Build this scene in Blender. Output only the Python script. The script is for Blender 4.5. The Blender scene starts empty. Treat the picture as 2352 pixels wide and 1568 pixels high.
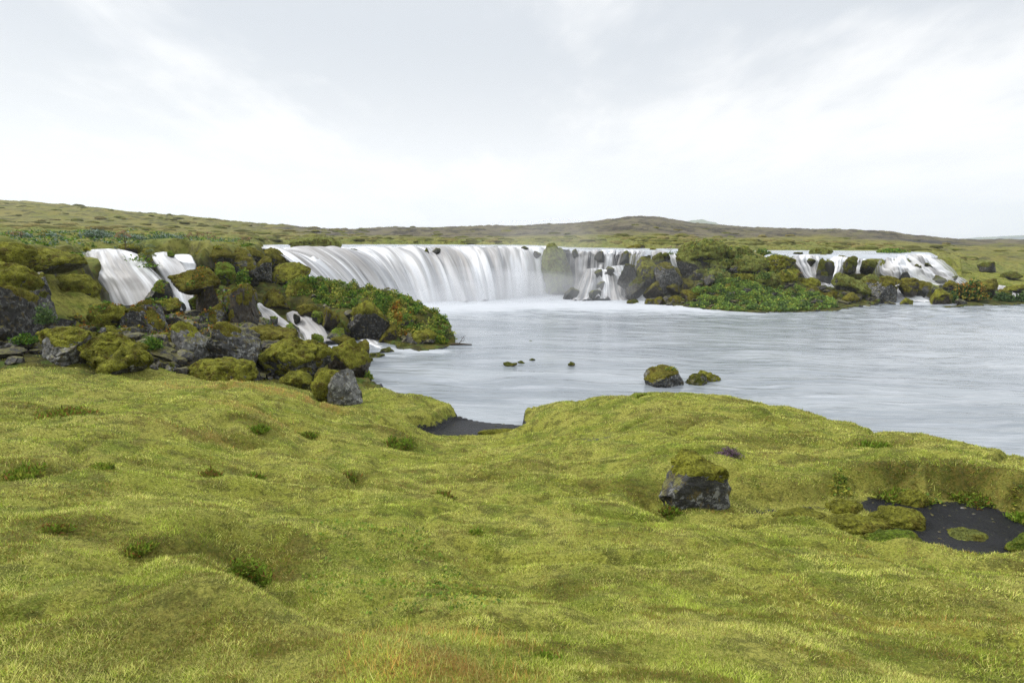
import bpy, math, random
import numpy as np
from mathutils import Vector
from mathutils.bvhtree import BVHTree

# ------------------------------------------------------------------ camera, sky, sun, exposure
SC = bpy.context.scene
COL = SC.collection
FPX, CU, CV, EYE, HZ = 1307.0, 1176.0, 784.0, 5.0, 550.0
PITCH = math.atan((CV - HZ) / FPX)
cd = bpy.data.cameras.new('camera'); cd.sensor_width = 36; cd.lens = 36 * FPX / 2352
cd.clip_start = 0.05; cd.clip_end = 30000
cam = bpy.data.objects.new('camera', cd); COL.objects.link(cam)
cam.location = (0, 0, EYE); cam.rotation_euler = (math.pi / 2 - PITCH, 0, 0)
SC.camera = cam
SC.view_settings.view_transform = 'Standard'; SC.view_settings.look = 'None'
SC.view_settings.exposure = 0.12; SC.view_settings.gamma = 1.0
SC.cycles.use_denoising = True
try: SC.cycles.denoising_prefilter = 'NONE'
except Exception: pass
SC.cycles.max_bounces = 6; SC.cycles.diffuse_bounces = 2; SC.cycles.glossy_bounces = 2
SC.cycles.transparent_max_bounces = 12; SC.cycles.volume_bounces = 1
SC.cycles.use_adaptive_sampling = True; SC.cycles.adaptive_threshold = 0.02


class NT:
    """tiny node-tree helper"""
    def __init__(s, tree):
        s.t = tree; s.n = tree.nodes; s.l = tree.links
    def node(s, typ, **kw):
        n = s.n.new(typ)
        for k, v in kw.items():
            if k.startswith('i_'):
                n.inputs[k[2:].replace('_', ' ')].default_value = v
            else:
                setattr(n, k, v)
        return n
    def put(s, sock, v):
        if hasattr(v, 'bl_idname') and hasattr(v, 'outputs'): v = v.outputs[0]
        if hasattr(v, 'is_output'): s.l.new(v, sock)
        else:
            if sock.type == 'RGBA' and not hasattr(v, '__len__'): v = (v, v, v, 1)
            if sock.type == 'RGBA' and len(v) == 3: v = (*v, 1)
            sock.default_value = v
    def math(s, op, a, b=0.0, c=0.0, clamp=False):
        n = s.n.new('ShaderNodeMath'); n.operation = op; n.use_clamp = clamp
        s.put(n.inputs[0], a); s.put(n.inputs[1], b); s.put(n.inputs[2], c)
        return n.outputs[0]
    def vmath(s, op, a, b=(0, 0, 0)):
        n = s.n.new('ShaderNodeVectorMath'); n.operation = op
        s.put(n.inputs[0], a); s.put(n.inputs[1], b)
        return n.outputs[0]
    def mix(s, f, a, b, mode='MIX'):
        n = s.n.new('ShaderNodeMix'); n.data_type = 'RGBA'; n.blend_type = mode
        s.put(n.inputs[0], f); s.put(n.inputs[6], a); s.put(n.inputs[7], b)
        return n.outputs[2]
    def ramp(s, f, lo, hi, a=0.0, b=1.0):
        n = s.n.new('ShaderNodeMapRange'); n.interpolation_type = 'SMOOTHSTEP'
        s.put(n.inputs[0], f); s.put(n.inputs[1], lo); s.put(n.inputs[2], hi); s.put(n.inputs[3], a); s.put(n.inputs[4], b)
        return n.outputs[0]
    def noise(s, vec, scale, detail=3, rough=0.55, dist=0.0):
        n = s.n.new('ShaderNodeTexNoise')
        s.put(n.inputs['Vector'], vec)
        n.inputs['Scale'].default_value = scale; n.inputs['Detail'].default_value = detail
        n.inputs['Roughness'].default_value = rough; n.inputs['Distortion'].default_value = dist
        return n.outputs['Fac']
    def attr(s, name, out='Fac'):
        n = s.n.new('ShaderNodeAttribute'); n.attribute_name = name
        return n.outputs[out]
    def scale(s, vec, v):
        n = s.n.new('ShaderNodeVectorMath'); n.operation = 'MULTIPLY'
        s.put(n.inputs[0], vec); s.put(n.inputs[1], v)
        return n.outputs[0]


# overcast sky: a Nishita sky seen through a thick procedural cloud sheet
SUN_EL, SUN_AZ = math.radians(42), math.radians(282)
w = bpy.data.worlds.new('World'); SC.world = w; w.use_nodes = True
w.node_tree.nodes.clear(); N = NT(w.node_tree)
sky = N.node('ShaderNodeTexSky', sky_type='NISHITA', sun_disc=False, sun_elevation=SUN_EL, sun_rotation=SUN_AZ)
bg1 = N.node('ShaderNodeBackground'); N.put(bg1.inputs[0], sky); bg1.inputs[1].default_value = 0.10
tc = N.node('ShaderNodeTexCoord')
sep = N.node('ShaderNodeSeparateXYZ'); N.put(sep.inputs[0], tc.outputs['Generated'])
zz = N.math('MAXIMUM', sep.outputs[2], 0.0)
den = N.math('ADD', zz, 0.16)
comb = N.node('ShaderNodeCombineXYZ')
N.put(comb.inputs[0], N.math('DIVIDE', sep.outputs[0], den)); N.put(comb.inputs[1], N.math('DIVIDE', sep.outputs[1], den))
comb.inputs[2].default_value = 3.3
cn = N.noise(N.scale(comb.outputs[0], (0.85, 0.6, 1)), 0.95, 5, 0.5, 0.25)
cn2 = N.noise(N.scale(comb.outputs[0], (1.0, 0.45, 1)), 3.2, 4, 0.55, 0.2)
cc = N.math('ADD', N.math('MULTIPLY', cn, 0.72), N.math('MULTIPLY', cn2, 0.28))
dark = N.math('MULTIPLY', N.ramp(cc, 0.38, 0.55), N.ramp(zz, 0.05, 0.33, 0.22, 1.0))
dark = N.math('MAXIMUM', dark, N.ramp(zz, 0.24, 0.46, 0.0, 0.5))
ccol = N.mix(dark, (1.00, 1.00, 1.00), (0.69, 0.725, 0.77))
ccol = N.mix(N.ramp(zz, 0.0, 0.07, 0.40, 0.0), ccol, (0.955, 0.965, 0.98))
bg2 = N.node('ShaderNodeBackground'); N.put(bg2.inputs[0], ccol)
N.put(bg2.inputs[1], N.math('ADD', N.ramp(zz, 0.34, 0.75, 1.03, 1.9), N.ramp(zz, 0.02, 0.22, 0.12, 0.0)))
ms = N.node('ShaderNodeMixShader'); ms.inputs[0].default_value = 0.94
N.l.new(bg1.outputs[0], ms.inputs[1]); N.l.new(bg2.outputs[0], ms.inputs[2])
wo = N.node('ShaderNodeOutputWorld'); N.l.new(ms.outputs[0], wo.inputs[0])

sd_ = bpy.data.lights.new('sun', 'SUN'); sd_.energy = 2.1; sd_.angle = math.radians(11); sd_.color = (1.0, 0.96, 0.90)
sun = bpy.data.objects.new('sun', sd_); COL.objects.link(sun)
# nishita rotation: 0 = +Y, clockwise seen from above
sdir = Vector((math.sin(SUN_AZ) * math.cos(SUN_EL), math.cos(SUN_AZ) * math.cos(SUN_EL), math.sin(SUN_EL)))
sun.rotation_euler = sdir.to_track_quat('Z', 'Y').to_euler()

# ------------------------------------------------------------------ helpers
cP, sP = math.cos(PITCH), math.sin(PITCH)

def ray(u, v):
    a, b, c = u - CU, FPX, CV - v
    return np.array([a, b * cP + c * sP, -b * sP + c * cP])

def W(u, v, z):
    """point at height z seen in that direction from the tripod"""
    d = ray(u, v); t = (z - EYE) / d[2]
    return np.array([0, 0, EYE]) + d * t

def WD(u, v, Y):
    d = ray(u, v); return np.array([0, 0, EYE]) + d * (Y / d[1])

def sstep(a, b, x):
    t = np.clip((x - a) / (b - a), 0, 1); return t * t * (3 - 2 * t)

_rs = np.random.RandomState(7)
_perm = _rs.permutation(256).astype(np.int64)
_perm = np.concatenate([_perm, _perm, _perm])
_g3 = _rs.normal(size=(256, 3)); _g3 /= np.linalg.norm(_g3, axis=1)[:, None]
_ga = _rs.uniform(0, 2 * math.pi, 256); _g2 = np.stack([np.cos(_ga), np.sin(_ga)], 1)

def n2(x, y, s=0):
    x = np.asarray(x, float) + s * 17.31; y = np.asarray(y, float) + s * 9.73
    xi = np.floor(x).astype(np.int64); yi = np.floor(y).astype(np.int64)
    xf = x - xi; yf = y - yi; xi &= 255; yi &= 255
    u = xf * xf * xf * (xf * (xf * 6 - 15) + 10); v = yf * yf * yf * (yf * (yf * 6 - 15) + 10)
    def c(i, j):
        h = _perm[_perm[xi + i] + yi + j]; g = _g2[h]
        return g[..., 0] * (xf - i) + g[..., 1] * (yf - j)
    a = c(0, 0); b = c(1, 0); d = c(0, 1); e = c(1, 1)
    a = a + u * (b - a); d = d + u * (e - d)
    return (a + v * (d - a)) * 1.4

def n3(p, s=0):
    p = p + s * np.array([13.1, 7.7, 3.9])
    pi = np.floor(p).astype(np.int64); f = p - pi; pi &= 255
    w_ = f * f * f * (f * (f * 6 - 15) + 10)
    out = np.zeros(len(p))
    for i in (0, 1):
        for j in (0, 1):
            for k in (0, 1):
                h = _perm[_perm[_perm[pi[:, 0] + i] + pi[:, 1] + j] + pi[:, 2] + k]
                g = _g3[h]
                d = g[:, 0] * (f[:, 0] - i) + g[:, 1] * (f[:, 1] - j) + g[:, 2] * (f[:, 2] - k)
                ww = (w_[:, 0] if i else 1 - w_[:, 0]) * (w_[:, 1] if j else 1 - w_[:, 1]) * (w_[:, 2] if k else 1 - w_[:, 2])
                out += d * ww
    return out * 1.5

def mk(name, verts, faces, mat, parent=None, smooth=True, attrs=None, colors=None, uv=None):
    """numpy arrays -> one linked mesh object; faces (M,3) or (M,4)"""
    verts = np.ascontiguousarray(verts, dtype=np.float32); faces = np.asarray(faces, dtype=np.int32)
    me = bpy.data.meshes.new(name)
    me.vertices.add(len(verts)); me.vertices.foreach_set('co', verts.ravel())
    k = faces.shape[1]
    me.loops.add(faces.size); me.loops.foreach_set('vertex_index', faces.ravel())
    me.polygons.add(len(faces)); me.polygons.foreach_set('loop_start', np.arange(0, faces.size, k, dtype=np.int32))
    me.polygons.foreach_set('use_smooth', np.full(len(faces), smooth))
    me.update(calc_edges=True)
    for nm, a in (attrs or {}).items():
        at = me.attributes.new(nm, 'FLOAT', 'POINT'); at.data.foreach_set('value', np.asarray(a, dtype=np.float32))
    if colors is not None:
        at = me.attributes.new('tone', 'FLOAT_COLOR', 'POINT')
        c4 = np.ones((len(verts), 4), np.float32); c4[:, :3] = colors; at.data.foreach_set('color', c4.ravel())
    if uv is not None:
        ul = me.uv_layers.new(name='UVMap')
        ul.data.foreach_set('uv', np.asarray(uv, dtype=np.float32)[faces.ravel()].ravel())
    me.materials.append(mat)
    o = bpy.data.objects.new(name, me); COL.objects.link(o)
    if parent is not None: o.parent = parent
    return o

def tag(o, label=None, cat=None, group=None, kind=None):
    if label: o['label'] = label
    if cat: o['category'] = cat
    if group: o['group'] = group
    if kind: o['kind'] = kind
    return o

def empty(name, loc):
    o = bpy.data.objects.new(name, None); COL.objects.link(o); o.location = [float(a) for a in loc]
    o.empty_display_size = 0.2
    return o

def mat(name):
    m = bpy.data.materials.new(name); m.use_nodes = True; m.node_tree.nodes.clear()
    N = NT(m.node_tree); b = N.node('ShaderNodeBsdfPrincipled'); o = N.node('ShaderNodeOutputMaterial')
    N.l.new(b.outputs[0], o.inputs[0])
    b.inputs['Specular IOR Level'].default_value = 0.25
    return m, N, b, o

def grid_faces(nr, nc):
    i = np.arange(nr - 1)[:, None] * nc + np.arange(nc - 1)[None, :]
    return np.stack([i, i + 1, i + nc + 1, i + nc], -1).reshape(-1, 4)

# ------------------------------------------------------------------ lie of the land
def poly(pts):
    """list of (u, v, z) or ('d', u, depth) or ('w', x, y) -> plan polygon"""
    out = []
    for p in pts:
        if p[0] == 'd': q = WD(p[1], 600, p[2])[:2] if False else np.array([(p[1] - CU) / 1327.8 * p[2], p[2]])
        elif p[0] == 'w': q = np.array(p[1:3], float)
        else: q = W(*p)[:2]
        out.append(q)
    return np.array(out)

def seg_dist(x, y, P, closed=True):
    d = np.full(x.shape, 1e9)
    n = len(P)
    for i in range(n if closed else n - 1):
        a = P[i]; b = P[(i + 1) % n]; ab = b - a; L = ab @ ab + 1e-9
        t = np.clip(((x - a[0]) * ab[0] + (y - a[1]) * ab[1]) / L, 0, 1)
        d = np.minimum(d, np.hypot(x - a[0] - t * ab[0], y - a[1] - t * ab[1]))
    return d

def sdist(x, y, P):
    """signed distance, positive inside the plan polygon"""
    ins = np.zeros(x.shape, bool); n = len(P)
    for i in range(n):
        a = P[i]; b = P[(i + 1) % n]
        if a[1] == b[1]: continue
        c = (a[1] > y) != (b[1] > y)
        ins ^= c & (x < (b[0] - a[0]) * (y - a[1]) / (b[1] - a[1]) + a[0])
    d = seg_dist(x, y, P)
    return np.where(ins, d, -d)

class RBF:
    def __init__(s, pts, c=0.6, lam=0.02):
        P = np.array(pts, float); s.p = P[:, :2]; s.c = c
        sc = np.hypot(P[:, 0], P[:, 1])
        s.m = P[:, 2].mean()
        D = np.sqrt(((s.p[:, None] - s.p[None]) ** 2).sum(-1) + c * c)
        s.w = np.linalg.solve(D - lam * np.eye(len(P)), P[:, 2] - s.m)
    def __call__(s, x, y):
        out = np.full(x.shape, s.m)
        for (px, py), w_ in zip(s.p, s.w):
            out += w_ * np.sqrt((x - px) ** 2 + (y - py) ** 2 + s.c ** 2)
        return out

POOL = poly([(1052, 962, 0), (1120, 972, 0), (1200, 978, 0), (1202, 958, .12), (1240, 938, .3), (1300, 919, .5), (1400, 905, .75),
    (1500, 895, .9), (1600, 895, .9), (1680, 900, .9), (1800, 925, .95), (1900, 945, 1.05), (2000, 970, 1.1), (2080, 990, 1.15),
    (2200, 1015, 1.2), (2352, 1043, 1.3), (2700, 1100, 1.3), ('w', 30, 9), ('w', 90, 14), ('w', 120, 30), ('w', 110, 44), ('w', 60, 44.5),
    (2352, 699, 0), (2260, 702, 0), (2180, 706, 0), (2130, 700, 0), (2060, 688, 0), (2010, 700, 0), (1950, 707, 0), (1930, 713, 0),
    (1850, 717, 0), (1750, 718, 0), (1650, 714, 0), (1570, 704, 0), (1500, 698, 0), (1470, 690, 0), (1440, 678, 0), (1400, 666, 0),
    (1310, 664, 0), (1285, 662, 0), ('d', 1265, 55.5), ('d', 1150, 52.5), ('d', 1000, 51), ('d', 850, 49.5), ('d', 700, 47.5), ('d', 640, 44),
    ('d', 690, 39), ('d', 780, 37), ('d', 900, 34.5), ('d', 980, 32), ('d', 1035, 30), (1048, 789, 0), (1020, 800, 0),
    (960, 808, 0), (905, 803, 0), (860, 790, 0), (800, 777, 0), (745, 772, 0), (715, 790, 0), (735, 806, 0), (770, 822, 0), (800, 838, 0),
    (846, 855, 0), (852, 886, 0), (870, 905, 0), (893, 917, .1), (905, 922, .15), (985, 927, .2), (1030, 945, .1)])

# edge of the upper plateau, over which the river falls
CLIFF = poly([('w', -90, 12), ('d', -300, 15), ('d', -60, 17.5), ('d', 50, 20), ('d', 100, 22), ('d', 160, 22.5), ('d', 185, 23), ('d', 188, 25.5), ('d', 268, 27), ('d', 345, 27.3),
    ('d', 350, 29), ('d', 396, 29.9), ('d', 402, 30.9), ('d', 446, 31.2), ('d', 456, 29.8), ('d', 520, 31.5), ('d', 570, 34), ('d', 600, 38), ('d', 600, 44), ('d', 620, 47.5),
    ('d', 700, 49.5), ('d', 850, 51.5), ('d', 1000, 53), ('d', 1150, 54.5), ('d', 1262, 57.5), ('d', 1300, 53), ('d', 1400, 51.5), ('d', 1500, 51.5), ('d', 1560, 51.5),
    ('d', 1760, 52.5), ('d', 1830, 51), ('d', 1960, 51.5), ('d', 2100, 53), ('d', 2160, 56), ('d', 2200, 63), ('d', 2350, 70), ('w', 80, 72), ('w', 130, 60), ('w', 150, 110), ('w', 150, 160),
    ('w', -150, 160), ('w', -120, 60)])
# the river on the plateau
URIV = poly([('d', 590, 47.5), ('d', 640, 49.3), ('d', 720, 50.8), ('d', 850, 52.6), ('d', 1000, 54.2), ('d', 1130, 55.8), ('d', 1262, 58), ('d', 1300, 53.2), ('d', 1400, 52.3),
    ('d', 1500, 52.0), ('d', 1550, 52.0), ('d', 1570, 56), ('d', 1600, 60), ('d', 1740, 60), ('d', 1765, 53), ('d', 1830, 52), ('d', 1960, 52.3), ('d', 2090, 53.6), ('d', 2150, 56), ('d', 2150, 66), ('d', 2040, 74), ('d', 1880, 78),
    ('d', 1760, 78), ('d', 1700, 70), ('d', 1600, 67), ('d', 1480, 67), ('d', 1320, 74), ('d', 1200, 84), ('d', 1000, 92), ('d', 800, 94), ('d', 640, 92), ('d', 575, 78), ('d', 575, 52)])
def zriver(x, y):
    """level of the upper river"""
    return 4.22 - 0.24 * sstep(2, 9, x) - 0.42 * sstep(17, 27, x)

SAND = poly([(955, 997, .1), (1005, 990, .1), (1048, 966, .0), (1120, 972, 0), (1200, 978, 0), (1206, 990, .1), (1120, 1000, .1), (1010, 1006, .12)])
ZPAN = 1.72
PAN = poly([(2022, 1135, ZPAN), (2060, 1125, ZPAN), (2120, 1150, ZPAN), (2250, 1147, ZPAN), (2290, 1170, ZPAN), (2400, 1195, ZPAN), (2480, 1230, ZPAN), (2420, 1290, ZPAN), (2250, 1290, ZPAN),
    (2110, 1268, ZPAN), (1960, 1240, ZPAN), (1860, 1212, ZPAN), (1770, 1190, ZPAN), (1690, 1172, ZPAN), (1740, 1155, ZPAN), (1850, 1158, ZPAN), (1950, 1135, ZPAN)])

low_pts = []
def LZ(*a):      # (u, v, z)
    for q in a: p = W(*q); low_pts.append((p[0], p[1], p[2]))
def LD(*a):      # (u, v, depth)
    for q in a: p = WD(*q); low_pts.append((p[0], p[1], p[2]))
# foreground
for q in [(0, 0, 3.42), (-3, 0, 3.5), (3, 0, 3.3), (0, -4, 3.4), (-8, -4, 3.6), (8, -4, 3.0), (-12, 4, 3.4), (12, 2, 2.2), (14, 6, 1.4), (0, -15, 3.4), (-20, -5, 3.8), (20, -6, 2), (-25, 6, 3.8)]:
    low_pts.append(q)
LZ((1176, 1568, 3.40), (700, 1568, 3.45), (200, 1568, 3.45), (-300, 1568, 3.5), (1700, 1568, 3.3), (2200, 1568, 3.1), (2700, 1568, 2.8),
   (0, 1400, 3.35), (300, 1400, 3.3), (500, 1330, 3.2), (640, 1450, 3.30), (780, 1450, 3.22), (700, 1330, 2.75), (620, 1290, 2.85), (800, 1380, 2.75), (1000, 1400, 2.85),
   (1200, 1420, 2.9), (1500, 1400, 2.8), (1900, 1400, 2.65), (2300, 1400, 2.5), (950, 1500, 3.33), (1050, 1480, 3.28),
   (0, 1250, 3.1), (250, 1250, 3.0), (450, 1200, 2.85), (560, 1180, 2.7), (650, 1200, 2.45), (800, 1200, 2.3), (1000, 1200, 2.25), (1200, 1250, 2.35), (1400, 1250, 2.35), (1600, 1280, 2.35), (1900, 1300, 2.3), (2200, 1325, 2.05), (2400, 1330, 1.98),
   (0, 1080, 2.7), (250, 1080, 2.6), (450, 1060, 2.35), (600, 1080, 2.1), (800, 1080, 1.75), (1000, 1080, 1.5), (1200, 1080, 1.5), (1400, 1080, 1.65),
   (1450, 1160, 2.0), (1560, 1185, 2.08), (1680, 1200, 2.08), (1850, 1232, 2.04), (2000, 1262, 1.93), (2180, 1290, 1.87),
   (1590, 1135, 1.7), (1720, 1130, 1.85), (1800, 1120, 1.9), (1950, 1100, 1.95), (2100, 1090, 2.1), (2300, 1090, 2.1), (2450, 1110, 1.9),
   (1500, 1060, 1.75), (1700, 1060, 1.85), (1900, 1040, 1.75), (2100, 1030, 1.75), (2352, 1060, 1.7),
   (1050, 1020, .38), (1200, 1020, .5), (1130, 1005, .2), (1000, 1012, .3), (1300, 1010, 1.0), (1450, 1000, 1.3), (1650, 990, 1.45), (1850, 980, 1.4), (1300, 940, .8), (1500, 915, 1.25), (1650, 915, 1.25),
   (850, 1000, 1.0), (940, 1005, .6), (900, 950, .68), (980, 940, .55), (1025, 962, .42), (960, 960, .5), (1000, 965, .45), (930, 980, .6), (1235, 965, .5), (1230, 945, .5), (820, 950, 1.0), (700, 1000, 1.6), (740, 950, 1.2), (600, 960, 1.9), (650, 905, 1.45),
   (560, 880, 1.75), (470, 890, 1.8), (330, 900, 1.9), (200, 910, 2.05), (60, 910, 2.2), (-200, 930, 2.5), (-500, 950, 3.0))
# boulder slope on the left, spit
LD((700, 915, 13.6), (720, 925, 14.6), (790, 938, 13.6), (790, 934, 14.8), (860, 905, 15.8), (880, 918, 15.2), (640, 886, 15.2), (570, 878, 15.6), (470, 872, 15.2), (560, 868, 17), (680, 884, 16.8), (330, 800, 16.5), (420, 790, 18), (345, 840, 15), (70, 800, 15.5), (150, 745, 18), (200, 720, 20.5), (250, 705, 22.5), (330, 720, 20.5), (120, 690, 19.5), (170, 640, 22), (200, 670, 22.5),
   (40, 700, 17.2), (-100, 700, 16), (-300, 650, 15), (-300, 800, 13), (-100, 820, 13.5), (250, 702, 24.5), (320, 705, 25.5), (400, 722, 25), (450, 722, 25), (480, 705, 26), (520, 700, 27), (560, 690, 28.5), (500, 655, 29), (600, 715, 29), (620, 700, 31),
   (560, 665, 32), (620, 655, 34), (680, 660, 34), (660, 650, 36), (590, 780, 22), (560, 760, 24), (640, 800, 20.5), (700, 830, 20.5), (790, 850, 20), (700, 870, 17.5),
   (500, 745, 23), (430, 745, 21.5), (640, 752, 27.8), (690, 785, 26.3), (735, 800, 25.8),
   (700, 645, 33.5), (760, 655, 33), (820, 668, 32.5), (880, 682, 31.5), (940, 700, 30.8), (1000, 735, 29.3), (1030, 765, 28.3), (760, 720, 30), (700, 712, 30.5), (840, 745, 28.5), (960, 770, 28), (900, 760, 28))
# right islet and the rock apron below the cascades
LD((1552, 610, 51), (1600, 575, 50), (1660, 580, 49.5), (1720, 600, 49.5), (1780, 615, 49), (1600, 640, 47.5), (1650, 650, 46), (1720, 640, 47), (1800, 650, 46.5), (1560, 670, 49.5), (1600, 690, 44.5), (1700, 680, 43.5), (1800, 688, 43.2), (1900, 695, 43),
   (1860, 650, 48), (1520, 660, 50), (1480, 665, 50), (1440, 655, 51), (1370, 660, 51), (1310, 660, 53), (1280, 640, 55), (1900, 663, 49.5), (1950, 650, 48), (2000, 650, 48), (2050, 660, 49), (2100, 665, 49), (2100, 640, 51), (2200, 672, 49), (2240, 665, 51), (2280, 668, 50), (2160, 692, 46.2), (2300, 690, 46.4), (1990, 680, 46), (1950, 690, 45),
   (2180, 650, 54), (2300, 664, 55), (2450, 665, 56), (2700, 668, 56))
for q in [(-3, 47, -.5), (5, 44, -.6), (10, 40, -.6), (0, 22, -.7), (8, 22, -.7), (20, 25, -.7), (35, 35, -.7), (-8, 44, -.5), (60, 60, .6), (80, 50, .4), (14, 30, -.7)]:
    low_pts.append(q)

plat_pts = []
def PD(*a):
    for q in a: p = WD(*q); plat_pts.append((p[0], p[1], p[2]))
PD((-400, 530, 16), (-200, 545, 17), (0, 556, 18.5), (100, 562, 20), (170, 572, 21), (0, 553, 24), (150, 560, 26), (290, 562, 29), (60, 545, 34), (220, 545, 36), (380, 553, 36), (470, 560, 33), (540, 565, 34.5), (570, 566, 37),
   (400, 546, 46), (520, 556, 46), (0, 535, 50), (200, 534, 60), (400, 538, 70), (0, 520, 80), (250, 524, 95), (500, 545, 75), (580, 550, 90), (-500, 500, 60), (-400, 490, 90),
   (640, 552, 100), (800, 551, 103), (1000, 552, 104), (1200, 556, 100), (1270, 557, 80), (1275, 565, 60), (1340, 563, 85), (1480, 566, 76), (1600, 568, 72), (1700, 568, 76), (1600, 568, 58), (1680, 570, 60), (1740, 580, 54), (1790, 565, 84), (1900, 566, 84), (2050, 572, 80), (1400, 552, 100), (1700, 553, 105), (1900, 556, 105), (2050, 562, 100),
   (2140, 582, 78), (2200, 590, 80), (2190, 612, 68), (2260, 610, 78), (2350, 610, 82), (2352, 635, 72), (2280, 630, 70), (2300, 580, 100), (2200, 570, 105), (2600, 590, 95), (2700, 600, 80), (2800, 610, 70),
   (1980, 590, 56), (2120, 594, 56), (1850, 588, 56))

R_RIDGE = [(-1500, 440), (-600, 452), (0, 467), (100, 470), (200, 477), (300, 487), (400, 495), (500, 506), (600, 518), (700, 524), (800, 528), (1000, 524), (1150, 521), (1300, 517), (1380, 509), (1430, 502), (1470, 499), (1520, 503),
           (1580, 514), (1700, 525), (1850, 527), (1950, 531), (2050, 539), (2120, 546), (2200, 552), (2352, 554), (2700, 552), (3500, 548)]
R_DIST = [(-1500, 150), (0, 210), (500, 260), (900, 300), (1200, 330), (1470, 360), (1700, 330), (2000, 260), (2200, 230), (3500, 230)]

POOL_S = POOL
low_f = plat_f = None

BUMPS = []  # (x, y, rx, ry, amp)
def BU(u, v, z, rx, ry, amp):
    p = W(u, v, z); BUMPS.append((p[0], p[1], rx, ry, amp))
BU(960, 1500, 3.3, .42, .30, .10)
BU(560, 1400, 3.2, .5, .3, .10)
BU(880, 1010, .8, .8, .35, .12)
BU(600, 915, 1.7, 1.2, .5, .12); BU(690, 935, 1.4, .5, .4, .06)
BU(1150, 988, .2, .55, .3, .14)
BU(1012, 955, .45, .35, .35, .1)
BU(1235, 962, .5, .4, .5, .12)
BU(300, 1150, 2.7, .8, .35, .06); BU(540, 1120, 2.3, .5, .35, .10); BU(1290, 1150, 2.0, .7, .3, -.07)
BU(1640, 1060, 1.8, .6, .5, .1)

CREASE = [([W(u, v, z) for u, v, z in L], d, w_) for L, d, w_ in [
    ([(550, 1215, 2.75), (600, 1290, 2.8), (640, 1370, 2.9), (740, 1425, 3.0), (880, 1440, 3.05)], .20, .26), ([(770, 1050, 1.85), (830, 1082, 1.85), (800, 1112, 1.95)], .13, .22),
    ([(480, 1110, 2.45), (560, 1125, 2.35), (640, 1140, 2.25)], .09, .2), ([(1485, 1125, 1.85), (1530, 1165, 1.95), (1600, 1184, 2.0), (1700, 1186, 1.95)], .16, .22),
    ([(420, 950, 2.2), (480, 1000, 2.15), (570, 1010, 2.0)], .11, .3), ([(640, 940, 1.7), (700, 1010, 1.6), (720, 1050, 1.65)], .10, .3), ([(1180, 1040, .9), (1300, 1060, 1.3), (1420, 1060, 1.5)], .10, .35),
    ([(980, 1110, 1.75), (1090, 1130, 1.9), (1200, 1120, 1.9)], .08, .3), ([(230, 1290, 3.15), (330, 1320, 3.15), (420, 1300, 3.1)], .07, .2), ([(1300, 1340, 2.5), (1500, 1330, 2.45), (1650, 1370, 2.5)], .07, .25),
    ([(1750, 1010, 1.55), (1900, 1045, 1.75), (1980, 1050, 1.8)], .10, .3), ([(100, 1010, 2.5), (260, 1020, 2.4), (330, 1000, 2.3)], .08, .3), ([(1050, 1260, 2.3), (1180, 1300, 2.45), (1250, 1350, 2.6)], .07, .22)]]
STREAMS = []  # carved channels: list of (polyline xyz, halfwidth)

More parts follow.
